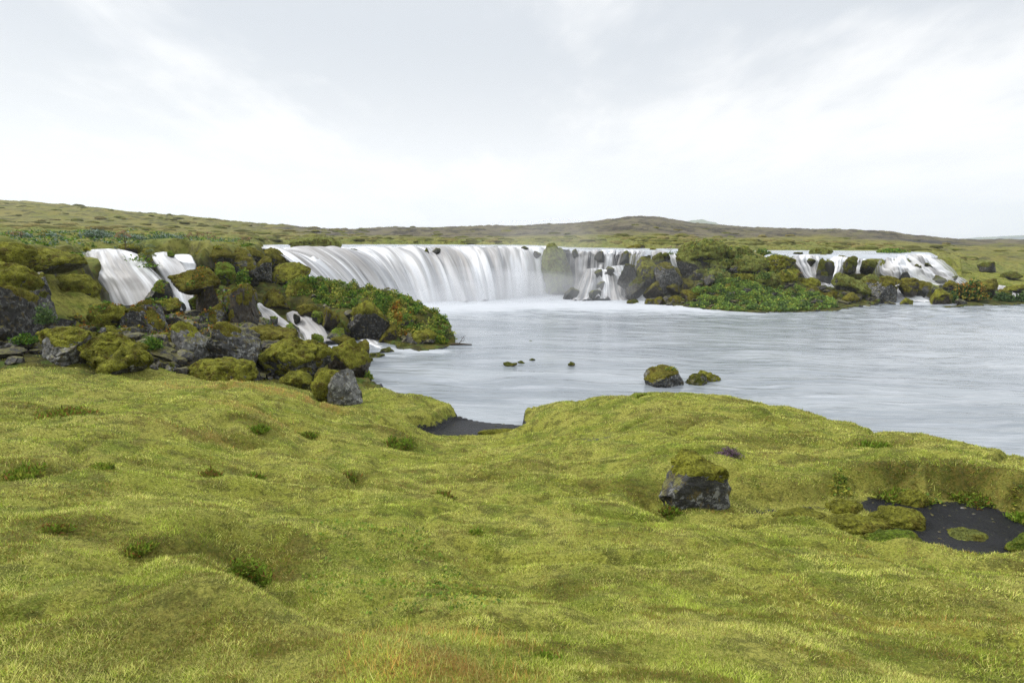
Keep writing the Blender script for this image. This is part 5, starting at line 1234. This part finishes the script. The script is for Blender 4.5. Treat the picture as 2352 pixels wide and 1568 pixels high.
for i, (u, v, d, w_, h_, lb) in enumerate([(222, 546, 33, 84, 22, 'tallest silvery willow shrub above the leftmost waterfall'), (120, 546, 31, 60, 14, 'low silvery willow shrub left of the tallest one'), (300, 549, 36, 80, 13, 'long silvery willow shrub right of the tallest one'),
        (365, 562, 33, 70, 16, 'dark leaved willow shrub on the brink between the left falls'), (385, 544, 42, 80, 11, 'distant silvery willow band behind the left falls'), (450, 566, 34, 50, 9, 'small silvery willow shrub near the brown mossy ledge'), (60, 544, 29, 40, 10, 'small silvery willow shrub near the left edge'), (425, 556, 38, 50, 10, 'willow shrub on the flat behind the narrow left fall')]):
    bush(u, v, d, w_, h_, int(w_ * 26), GRY, [4, 3, 2, 1.5] if i not in (3,) else [1.5, 1, 4, 4], lb, group=G2, size=.07, seed=40 + i)
bush(155, 566, 22.5, 80, 14, 2000, GRN, [5, 4, 1, 2], 'fresh green herb bank right at the brink of the leftmost waterfall', name='herb', cat='herb patch', size=.06, seed=51)
bush(196, 552, 28, 18, 9, 420, YEL, [6, 2, 1, 4], 'bright yellow plant in the willow scrub above the leftmost waterfall', name='herb', cat='herb', size=.07, seed=52)
bush(322, 566, 29, 14, 9, 300, YEL, [6, 2, 1, 3], 'yellow flowering plant on the brink between the left falls', name='herb', cat='herb', size=.06, seed=53)
bush(500, 584, 31.5, 22, 8, 420, YEL, [6, 2, 2, 3], 'yellow leaved plant on the brown mossy ledge', name='herb', cat='herb', size=.06, seed=54)
bush(1542, 848, 19.5, 36, 12, 700, [(.42, .36, .03), (.07, .20, .08), (.10, .22, .06)], [3, 2, 2], 'yellow and green plant on top of the largest river rock', name='herb', cat='herb', size=.035, seed=55)
bush(1012, 788, 27.0, 44, 20, 1400, [(.14, .24, .03), (.30, .32, .03), (.08, .15, .02)], [4, 3, 2], 'bright lime leaves at the tip of the spit', name='herb', cat='herb', size=.07, seed=56)
bush(1028, 784, 27.6, 36, 36, 360, [(.06, .05, .03), (.10, .09, .04), (.10, .16, .03)], [4, 2, 3], 'bristly dead twigs sticking out from the spit tip', size=.07, seed=57, shape='blade', up=2.0)
bush(846, 850, 19.4, 26, 24, 500, [(.16, .26, .03), (.30, .30, .03), (.08, .15, .02)], [4, 2, 2], 'light green fern like plant on the side of the tall dark mossy boulder', name='herb', cat='herb', size=.05, seed=58)
bush(676, 654, 33.5, 60, 14, 1300, GRN, [4, 5, 1, 3], 'fresh green herbs behind the big moss dome of the spit', name='herb', cat='herb patch', size=.09, seed=59)
bush(560, 652, 30.5, 40, 44, 700, GRN, [3, 4, 1, 4], 'leafy green sapling at the foot of the dark cliff', name='herb', cat='sapling', size=.09, seed=60)
bush(106, 742, 15.4, 60, 60, 900, DKG, [3, 4, 3, 1], 'trailing green leaves on the steep grey rock wall at left', name='herb', cat='climber', size=.045, seed=61)
bush(60, 800, 14.9, 70, 26, 1300, GRN, [4, 3, 3, 1], 'green herb clump under the steep rock wall at left', name='herb', cat='herb patch', size=.05, seed=62)
bush(24, 826, 14.4, 80, 24, 1500, [(.11, .06, .07), (.16, .09, .10), (.06, .07, .02), (.10, .10, .03)], [3, 2, 3, 2], 'purple brown heather at the left edge above the small dark rock', name='heather', cat='heather', size=.035, seed=63, shape='blade')
bush(50, 768, 15.2, 50, 16, 700, GRY, [4, 4, 2, 1], 'pale grey willow sprig at the foot of the tall dark cliff block', size=.05, seed=64)
bush(355, 842, 15.8, 60, 40, 1400, GRN, [4, 4, 2, 2], 'green clover patch between the layered moss mound and the faceted boulder', name='herb', cat='herb patch', size=.045, seed=65)

# heath tufts in the near turf
G3 = 'dark heath tufts in the turf'
HEATH = [(.15, .24, .022), (.21, .30, .032), (.14, .14, .025), (.26, .14, .04), (.30, .32, .05)]
for i, (u, v, z, w_, h_, wt, lb) in enumerate([
    (560, 1318, 2.86, 130, 170, [5, 4, 2, 1, 1], 'largest dark green heath tuft, in the hollow left of centre'),
    (590, 985, 1.9, 64, 26, [6, 3, 2, .3, 1], 'dark green tuft on the dry grass rise behind the near lawn'),
    (910, 1024, .85, 110, 34, [5, 3, 3, 1, 1], 'wide dark tuft just left of the black sand beach'),
    (1016, 1147, 1.95, 58, 22, [2, 1, 5, 2, 1], 'small brownish tuft alone in the middle of the lawn'),
    (1092, 1214, 2.3, 46, 18, [3, 5, .5, .2, 3], 'small fresh green tuft in the centre of the lawn'),
    (40, 1100, 2.72, 120, 32, [3, 5, 1, 1, 4], 'yellow green tuft at the left edge of the lawn'),
    (580, 1092, 2.15, 52, 24, [4, 3, 2, 2, 1], 'round green tuft beside a reddish one on the left lawn'),
    (484, 1094, 2.25, 56, 26, [2, 2, 2, 5, 1], 'reddish brown tuft on the left lawn'),
    (236, 1074, 2.6, 60, 20, [4, 4, 1, .5, 4], 'narrow bright tuft on the left lawn with a bluish patch beside it'),
    (310, 1242, 3.02, 84, 26, [3, 3, 2, 2, 2], 'flat green tuft in the lower left lawn'),
    (120, 1216, 3.05, 100, 22, [3, 2, 3, 3, 1], 'thin brown green tuft near the left edge, lower lawn'),
    (2010, 1026, 1.68, 84, 28, [6, 3, 2, .3, 1], 'dark green tuft near the right shore'),
    (2080, 1085, 2.08, 130, 34, [3, 2, 6, 1, 1], 'long dark heath bank above the sand pan, left part'),
    (2240, 1085, 2.1, 130, 38, [3, 2, 6, 1, 1], 'long dark heath bank above the sand pan, right part'),
    (2362, 1162, 1.9, 80, 30, [6, 5, 1, .2, 2], 'fresh green tuft hanging over the right rim of the sand pan'),
    (1545, 1150, 1.9, 66, 40, [3, 2, 5, 1, 1], 'dark tuft at the left foot of the shaggy capped boulder'),
    (1480, 904, 1.05, 40, 10, [3, 3, 3, 1, 1], 'little tuft on the shore brink below the river rocks'),
    (710, 1000, 1.4, 60, 18, [3, 3, 3, 2, 1], 'faint tuft on the slope left of the beach'),
    (800, 1085, 1.8, 60, 26, [2, 2, 5, 2, 1], 'dark streak of heath beside the dip in the left lawn'),
    (150, 965, 2.3, 150, 20, [3, 3, 2, 3, 2], 'long low heath patch near the flat crusty stone'),
    (1250, 1560, 3.2, 90, 22, [4, 4, 2, 1, 1], 'green tuft at the bottom edge right of the golden grass'),
    (1660, 1040, 1.85, 62, 18, [1, 0, 2, 0, 0], None)]):
    p = W(u, v, z); d = p[1]
    if lb is None:
        bush(1675, 1036, d, 66, 22, 1500, [(.26, .16, .25), (.18, .11, .16), (.08, .09, .03)], [4, 3, 3], 'pale purple heather clump behind the shaggy capped boulder', name='heather', cat='heather', size=.028, seed=90, shape='blade', up=1.6)
    else:
        bush(u, v, d, w_ * 1.1, h_ * .5, int(900 + w_ * h_ * .45), HEATH, wt, lb, name='heath_tuft', cat='heath tuft', group=G3, size=max(.018, .009 * d ** .8), seed=70 + i, shape='blade', up=1.6)

# moss cushions on the sand
G4 = 'moss cushions on black sand'
def cushion(u0, v0, u1, v1, z, mt, label, seed, h=.16):
    a = W(u0, (v0 + v1) / 2, z); b_ = W(u1, (v0 + v1) / 2, z); n_ = W((u0 + u1) / 2, v1, z); f = W((u0 + u1) / 2, v0, z + h * .8)
    hx = abs(b_[0] - a[0]) / 2; hy = max((f[1] - n_[1]) / 2, .15); c = (n_ + f) / 2
    V, Fc = ICO[5]; p = V * (1 + .25 * n3(V * 1.4, seed) + .08 * n3(V * 4, seed + 1))[:, None] * np.array([hx, hy, h])
    p += V * (.018 * n3(p / .09, 2) + .008 * n3(p / .03, 3))[:, None]
    keep = (p[:, 2] > -h * .6)[Fc].all(axis=1)
    e = mk('moss_cushion', p, Fc[keep], M_MOSS); e.location = [float(c[0]), float(c[1]), float(z - .01)]; e.color = MOSS_T[mt]
    tag(e, label, 'moss cushion', G4)
cushion(2006, 1152, 2124, 1216, ZPAN, 'y', 'largest bright moss cushion reaching into the sand pan', 1, .17)
cushion(1880, 1172, 2040, 1228, ZPAN, 'y', 'wide yellow green moss cushion left of the sand pan', 2, .13)
cushion(1990, 1206, 2116, 1258, ZPAN, 'l', 'mossy lobe at the near left corner of the sand pan', 3, .12)
cushion(1900, 1146, 1980, 1174, ZPAN, 'o', 'small moss cushion behind the wide one', 4, .11)
cushion(2180, 1208, 2262, 1240, ZPAN, 'f', 'pale grass island in the middle of the sand pan', 5, .05)
cushion(2322, 1212, 2460, 1285, ZPAN, 'l', 'big green moss cushion at the right end of the sand pan', 6, .2)
cushion(1780, 1162, 1900, 1196, ZPAN + .04, 'y', 'flat rusty moss mat near the shaggy capped boulder', 7, .07)
cushion(1100, 981, 1206, 1002, .12, 'y', 'low moss tongue lying across the black beach', 8, .13)
cushion(2060, 1130, 2130, 1158, ZPAN, 'o', 'moss bulge on the far rim of the sand pan', 9, .15)

# angelica
def tube(pts, r0, r1, k=6):
    pts = np.array(pts, float); n = len(pts); T = np.gradient(pts, axis=0); T /= np.linalg.norm(T, axis=1)[:, None] + 1e-9
    a = np.cross(T, np.array([.3, .9, .1])); a /= np.linalg.norm(a, axis=1)[:, None] + 1e-9; b_ = np.cross(T, a)
    r = np.linspace(r0, r1, n)[:, None, None]; th = np.arange(k) / k * 2 * math.pi
    V = pts[:, None] + r * (a[:, None] * np.cos(th)[None, :, None] + b_[:, None] * np.sin(th)[None, :, None])
    f = [[i * k + j, i * k + (j + 1) % k, (i + 1) * k + (j + 1) % k, (i + 1) * k + j] for i in range(n - 1) for j in range(k)]
    return V.reshape(-1, 3), np.array(f)
def join(parts):
    VV, FF, n = [], [], 0
    for V, F_ in parts: VV.append(V); FF.append(F_ + n); n += len(V)
    return np.vstack(VV), np.vstack(FF)
def angelica(u, v, d, hpx, heads, col, label, seed, spread=.5, leaves=True, lean=0.0, dead=False):
    rs = np.random.RandomState(seed); c = WD(u, v, d); s = d / 1327.
    g, _, _ = drop(c[0], c[1])
    if g is not None and abs(g.z - c[2]) < .5: c[2] = g.z
    H = hpx * s; e = empty('angelica', c - np.array([0, 0, .03])); tag(e, label, 'angelica', 'angelica plants')
    parts = [tube([(0, 0, 0), (lean * H * .3, .01, H * .4), (lean * H, 0, H * .8)], .018, .011)]; tops = []
    for k in range(heads):
        a = k / heads * 6.28 + rs.rand(); sp = spread * H * (.35 + .65 * rs.rand()) * (k > 0)
        z0 = H * rs.uniform(.35, .75); z1 = H * (rs.uniform(.7, 1.0) if k else 1.0)
        t = np.array([lean * H + math.cos(a) * sp, math.sin(a) * sp * .6, z1]); tops.append(t)
        parts.append(tube([(lean * H * z0 / H, 0, z0), (t[0] * .6, t[1] * .6, z0 + (z1 - z0) * .55), t], .009, .006))
    V, F_ = join(parts); mk('stem', V, F_, M_STEM if dead else M_GSTEM, e)
    OV = np.array([(1, 0, 0), (0, 1, 0), (-1, 0, 0), (0, -1, 0), (0, 0, 1), (0, 0, -1)], float); OF = np.array([(0, 1, 4), (1, 2, 4), (2, 3, 4), (3, 0, 4), (1, 0, 5), (2, 1, 5), (3, 2, 5), (0, 3, 5)])
    for t in tops:
        R_ = H * rs.uniform(.09, .13) + .03; ps = []
        for j in range(26):
            q = rs.normal(size=3); q[2] = abs(q[2]) * .8; q /= np.linalg.norm(q); ps.append((OV * R_ * .22 + q * R_ * rs.uniform(.75, 1), OF))
        V, F_ = join(ps); V += t; cc = np.repeat(np.array(col)[None] * rs.uniform(.7, 1.25, (26, 1)), 6, axis=0)
        mk('flower_head', V, F_, M_LEAF, e, smooth=False, colors=cc)
    if leaves:
        n = 160; q = rs.normal(size=(n, 3)) * np.array([.45, .35, .18]) * H * .6; q[:, 2] = np.abs(q[:, 2]) + .05
        V, F_, C = leaf_cards(q, .07, palette(rs, n, GRN, [4, 4, 1, 3]), rs, up=.3); mk('leaves', V, F_, M_LEAF, e, smooth=False, colors=C)
TAN = (.36, .24, .13); LG = (.24, .28, .12)
angelica(106, 566, 23, 34, 3, (.34, .30, .08), 'lone angelica with a yellowish head on the turf left of the falls', 1)
angelica(290, 580, 28, 42, 6, TAN, 'dried brown angelica beside the leftmost waterfall brink', 2, spread=.8, leaves=False, dead=True)
angelica(322, 620, 26.4, 46, 7, LG, 'green angelica drooping over the rock tower between the left falls', 3, spread=.9, lean=.3)
angelica(344, 622, 26.0, 38, 5, LG, 'angelica with big pale heads against the narrow left fall', 4, spread=.7, lean=.2)
for i, (u, v, d) in enumerate([(435, 552, 38), (455, 550, 39), (478, 551, 40), (495, 553, 38), (28, 542, 27), (48, 541, 28)]):
    angelica(u, v, d, 20, 5, TAN, ['leftmost dried angelica of the four behind the narrow left fall', 'second dried angelica of the four behind the narrow left fall', 'third dried angelica of the four behind the narrow left fall', 'rightmost dried angelica of the four behind the narrow left fall',
             'dried angelica nearest the left edge on the skyline turf', 'dried angelica just right of the one nearest the left edge'][i], 10 + i, spread=.9, leaves=False, dead=True)
angelica(560, 566, 37, 20, 5, TAN, 'tan headed angelica at the left shoulder of the wide curtain fall', 21, spread=.9)
angelica(574, 564, 38, 16, 5, TAN, 'smaller tan headed angelica next to the river shoulder', 22, spread=.9)
angelica(794, 674, 32.5, 22, 5, LG, 'angelica standing on the spit crest against the curtain fall', 23, spread=.7)
angelica(890, 694, 31.3, 24, 6, (.22, .2, .1), 'bushy headed angelica on the spit crest, right of the other', 24, spread=.6)
angelica(740, 664, 33, 14, 3, (.22, .2, .1), 'short angelica near the inland end of the spit crest', 25, spread=.6)
angelica(1540, 592, 51.5, 18, 6, (.34, .27, .17), 'pinkish tan angelica cluster left of the highest islet dome', 26, spread=1.0)
angelica(1560, 578, 52, 14, 6, (.34, .27, .17), 'second angelica cluster on the left brow of the islet', 27, spread=1.0)
angelica(1836, 640, 46, 14, 4, (.25, .16, .08), 'brown angelica on the leafy slope of the islet', 28, spread=.7, leaves=False, dead=True)

# driftwood off the spit
c = WD(1048, 793, 26.9); c[2] = .0
e = empty('driftwood', c); tag(e, 'mossy driftwood branch stuck in the shallows off the spit tip', 'driftwood')
V, F_ = tube([(-.25, 0, .02), (.05, .03, .06), (.35, 0, .05), (.75, .02, .03)], .07, .025); mk('log', V, F_, M_STEM, e)
V, F_ = join([tube([(.1, 0, .04), (.22, 0, .2), (.36, .02, .42)], .02, .01), tube([(.2, 0, .17), (.36, 0, .22), (.42, 0, .36)], .012, .007), tube([(.3, 0, .32), (.22, 0, .42)], .01, .006), tube([(.33, 0, .36), (.45, .02, .46)], .01, .006)])
mk('twig', V, F_, M_STEM, e)

# ------------------------------------------------------------------ short grass of the near turf
def grass():
    rs = np.random.RandomState(3)
    n = 1200000
    r = np.exp(rs.uniform(math.log(1.45), math.log(19.0), n)); a = np.radians(rs.uniform(-54, 54, n))
    x = r * np.sin(a); y = r * np.cos(a); z = gz(x, y)
    sa, br, upl, lu, st = masks(x, y)
    ragged = n2(x / .14, y / .14, 61) * .35 + n2(x / .6, y / .6, 62) * .3
    thin = rs.rand(n) < (.10 + .9 * (1 - br))
    ok = (z > .12) & (sa + ragged < .5) & thin & (y > .9)
    x, y, z, r, lu, st, br = (q[ok] for q in (x, y, z, r, lu, st, br)); n = len(x)
    p1 = (n2(x / 1.3, y / .8, 63) + .7 * n2(x / .45, y / .3, 64)) * 1.3; p2 = n2(x / .9, y / .7, 65) + .5 * n2(x / .2, y / .2, 66); p3 = n2(x / .33, y / .26, 68) + .6 * n2(x / .11, y / .1, 69)
    p4 = n2(x / .7, y / .35, 71) + .6 * n2(x / .25, y / .14, 72) + .4 * n2(x / .1, y / .07, 73)
    rnd = rs.rand(n)
    pale = np.array([.53, .51, .15]); green = np.array([.32, .375, .055]); deep = np.array([.16, .205, .018]); brown = np.array([.23, .17, .040]); gold = np.array([.55, .33, .09]); lime = np.array([.37, .43, .06])
    C = np.where((rnd < .56 + .55 * p1)[:, None], pale, green)
    C = np.where((rs.rand(n) < .18 + .45 * np.clip(p2, -.3, 1))[:, None], deep, C)
    C = np.where((rs.rand(n) < .07 + .9 * np.clip(-p2 - .15, 0, 1))[:, None], brown, C)
    C = np.where((rs.rand(n) < .05 + .5 * np.clip(p1 - .35, 0, 1))[:, None], lime, C)
    C = np.where((rs.rand(n) < lu * .75)[:, None], np.where((rs.rand(n) < .7)[:, None], deep, brown), C)
    isg = rs.rand(n) < st * .30
    C = np.where(isg[:, None], np.where((rs.rand(n) < .6)[:, None], gold, pale * 1.1), C)
    C = np.where((rs.rand(n) < .9 * sstep(.22, .5, p4))[:, None], np.where((rs.rand(n) < .5)[:, None], brown, deep * .9), C)
    C = C * rs.uniform(.55, 1.4, (n, 1)) * np.clip(1 + .55 * p3[:, None], .3, 2) * 1.04
    h = (.009 + .007 * rs.rand(n)) * (1 + .22 * np.maximum(r - 3, 0) ** .6) * (1 + .5 * p3) * (1 + lu * .4)
    tall = rs.rand(n) < .012
    h = np.where(tall, h * 2.2, h)
    h = np.where(isg & (rs.rand(n) < .4), rs.uniform(.015, .055, n) * (1 + r * .05), h)
    wd = (.0006 + .00042 * r) * rs.uniform(.6, 1.4, n)
    th = rs.uniform(0, 2 * math.pi, n); lean = np.where(tall | isg, rs.uniform(.15, .7, n), rs.uniform(.5, 1.6, n))
    dx, dy = np.cos(th), np.sin(th)
    sx, sy = -np.sin(th + rs.normal(size=n) * .5), np.cos(th)
    base = np.stack([x, y, z - .004], 1); side = np.stack([sx, sy, 0 * sx], 1) * wd[:, None]
    tip = base + np.stack([dx * lean * h, dy * lean * h, h], 1)
    V = np.stack([base - side, base + side, tip], 1).reshape(-1, 3)
    F_ = np.arange(3 * n).reshape(-1, 3)
    o = mk('grass', V, F_, M_GRASS, smooth=False, colors=np.repeat(np.clip(C, 0, 1), 3, axis=0))
    tag(o, 'short mossy grass carpeting the near turf', 'grass', kind='stuff')
M_GRASS = leaf_material('grass_blades', .3)
grass()

def mounds():
    rs = np.random.RandomState(12); V, Fc = ICO[3]; keep = (V[:, 2] > -.3)[Fc].all(axis=1); Fk = Fc[keep]
    VV = []; FF = []; CC = []; n = 0
    for (cnt, rmin, rmax, s0, s1, g_) in [(1500, 84, 112, .3, 1.0, 1), (1800, 112, 300, .3, 1.1, 0)]:
        r = rs.uniform(rmin, rmax, cnt) if g_ else np.exp(rs.uniform(math.log(rmin), math.log(rmax), cnt)); a = np.radians(rs.uniform(-46, 48, cnt)); x = r * np.sin(a); y = r * np.cos(a)
        z = height(x, y, fine=False); su_ = sdist(x, y, URIV); k = n2(x / 14, y / 14, 77) + rs.normal(size=cnt) * .25
        for X_, Y_, Z_, S_, K_ in zip(x, y, z, su_, k):
            if S_ > -1.2 or K_ < -.15 or Y_ < 60 or Z_ < 2.2: continue
            if X_ / Y_ > -.25 and not g_ and rs.rand() < .8: continue
            s = rs.uniform(s0, s1); q = V * (1 + .3 * n3(V * 1.6 + rs.rand(3) * 30, 2))[:, None] * np.array([s * rs.uniform(1, 2), s * 1.1, s * rs.uniform(.3, .5)]) + np.array([X_, Y_, Z_ - .02])
            VV.append(q); FF.append(Fk + n); n += len(V)
            c_ = np.array([(.17, .165, .04), (.13, .14, .03), (.19, .16, .055), (.09, .09, .025)][rs.randint(4)]); CC.append(np.repeat(c_[None] * rs.uniform(.8, 1.15), len(V), axis=0) * (1 + .25 * n3(q / .5, 4))[:, None])
    o = mk('moss_mounds', np.vstack(VV), np.vstack(FF), M_MOUND, colors=np.clip(np.vstack(CC), 0, 1)); tag(o, 'yellow green moss mounds dotted over the land beyond the falls', 'moss', kind='stuff')
m, N, b, o = mat('mound_moss'); M_MOUND = m; b.inputs['Roughness'].default_value = 1; b.inputs['Specular IOR Level'].default_value = .05
P = N.node('ShaderNodeTexCoord').outputs['Object']
N.put(b.inputs['Base Color'], N.mix(N.math('MULTIPLY', patchy(N, P, 3.5, .45, .62, 4), .55), N.attr('tone', 'Color'), (.05, .045, .015)))
mounds()

# pebbles and washed-up stems on the black sand
def pebbles():
    rs = np.random.RandomState(77); V, Fc = ICO[3]; VV = []; FF = []; n = 0
    a, b_ = poly([(1010, 1000, .05), (1200, 975, .0)]); c_, d_ = poly([(1960, 1260, ZPAN), (2400, 1130, ZPAN)])
    for (p, q, cnt) in ((a, b_, 160), (c_, d_, 260)):
        x = rs.uniform(p[0] - .6, q[0] + .4, cnt); y = rs.uniform(min(p[1], q[1]) - .4, max(p[1], q[1]) + .5, cnt)
        sa = masks(x, y)[0]; z = gz(x, y)
        for X_, Y_, Z_, S_ in zip(x, y, z, sa):
            if S_ < .45 or Z_ < .015: continue
            s = .006 + .022 * rs.rand() ** 4; st = rs.rand() < .15
            sc_ = np.array([s * 5, s * .35, s * .3]) if st else np.array([s * 1.3, s, s * .6])
            t = rs.uniform(0, 3.14); q_ = V * sc_; q_ = np.stack([q_[:, 0] * math.cos(t) - q_[:, 1] * math.sin(t), q_[:, 0] * math.sin(t) + q_[:, 1] * math.cos(t), q_[:, 2]], 1)
            VV.append(q_ + np.array([X_, Y_, Z_ + s * .1])); FF.append(Fc + n); n += len(V)
    o = mk('pebbles', np.vstack(VV), np.vstack(FF), M_ROCK, smooth=False); o.color = (.10, .085, .06, .4); tag(o, 'pebbles and bits of dead stem on the black sand', 'pebbles', kind='stuff')
pebbles()

# ------------------------------------------------------------------ air

def blob(name, parts, density, label):
    V, Fc = ICO[4]; VV = []; FF = []; n = 0
    m = bpy.data.materials.new(name); m.use_nodes = True; m.node_tree.nodes.clear(); N = NT(m.node_tree)
    v = N.node('ShaderNodeVolumePrincipled'); o = N.node('ShaderNodeOutputMaterial'); N.l.new(v.outputs[0], o.inputs['Volume'])
    v.inputs['Color'].default_value = (.97, .98, 1, 1); v.inputs['Density'].default_value = density; v.inputs['Anisotropy'].default_value = .2
    for i, (u, v_, d, rx, ry, rz) in enumerate(parts):
        c = WD(u, v_, d); p = V * (1 + .35 * n3(V * 1.3, i + 3))[:, None] * np.array([rx, ry, rz]) + c
        o = mk(name, p, Fc, m); tag(o, kind='stuff')
        o['label'] = label + (' number %d' % 0 if False else '')
        o['category'] = 'mist'
blob('mist', [(980, 690, 45.5, 5, 2.0, .9), (1090, 680, 46.5, 5, 2.2, 1.3), (1190, 665, 49, 4.5, 2.5, 1.9), (1270, 640, 51, 4, 3, 2.6), (1200, 668, 48.5, 10, 3, 1.6), (1090, 672, 47.5, 7, 2.6, 2.2), (960, 680, 46.5, 6, 2.2, 1.6)], .045, 'spray drifting at the foot of the wide curtain fall')
blob('mist', [(1290, 590, 54, 6, 4, 3.6), (1340, 640, 48, 8, 3.5, 2.6), (1450, 640, 46.5, 7, 3, 2.0), (1230, 560, 58, 7, 4, 2.0)], .009, 'thin veil of spray round the dark pillar and veil fall')
blob('mist', [(300, 690, 24.6, 1.9, .8, .5), (345, 680, 24.9, 1.5, .7, .7), (430, 708, 25.2, .9, .6, .4)], .09, 'spray at the foot of the two left falls')
blob('mist', [(640, 765, 27.2, 1.5, .7, .3), (715, 775, 26.9, 1.4, .7, .35), (880, 806, 25.6, 1.4, .6, .25)], .09, 'spray over the small cascades beside the spit')
blob('mist', [(1890, 650, 48.6, 2.6, 1.2, .7), (2150, 655, 50.5, 3.4, 1.5, .8), (2110, 698, 45.4, 2.4, 1, .4), (1400, 672, 47.6, 4, 1.5, .9)], .05, 'spray at the foot of the right hand falls')
# air between the tripod and the hills
def haze():
    m = bpy.data.materials.new('haze'); m.use_nodes = True; m.node_tree.nodes.clear(); N = NT(m.node_tree)
    v = N.node('ShaderNodeVolumePrincipled'); o = N.node('ShaderNodeOutputMaterial'); N.l.new(v.outputs[0], o.inputs['Volume'])
    v.inputs['Color'].default_value = (.86, .93, 1, 1); v.inputs['Density'].default_value = .0003; v.inputs['Anisotropy'].default_value = .3
    X, Y0, Y1, Z0, Z1 = 3200, -2700, 2750, -1000, 150
    V = np.array([(a, b, c) for a in (-X, X) for b in (Y0, Y1) for c in (Z0, Z1)], float)
    F_ = np.array([(0, 1, 3, 2), (4, 6, 7, 5), (0, 4, 5, 1), (2, 3, 7, 6), (0, 2, 6, 4), (1, 5, 7, 3)])
    o = mk('haze', V, F_, m, smooth=False); o['kind'] = 'stuff'; o['label'] = 'pale damp air thickening towards the hills'
haze()
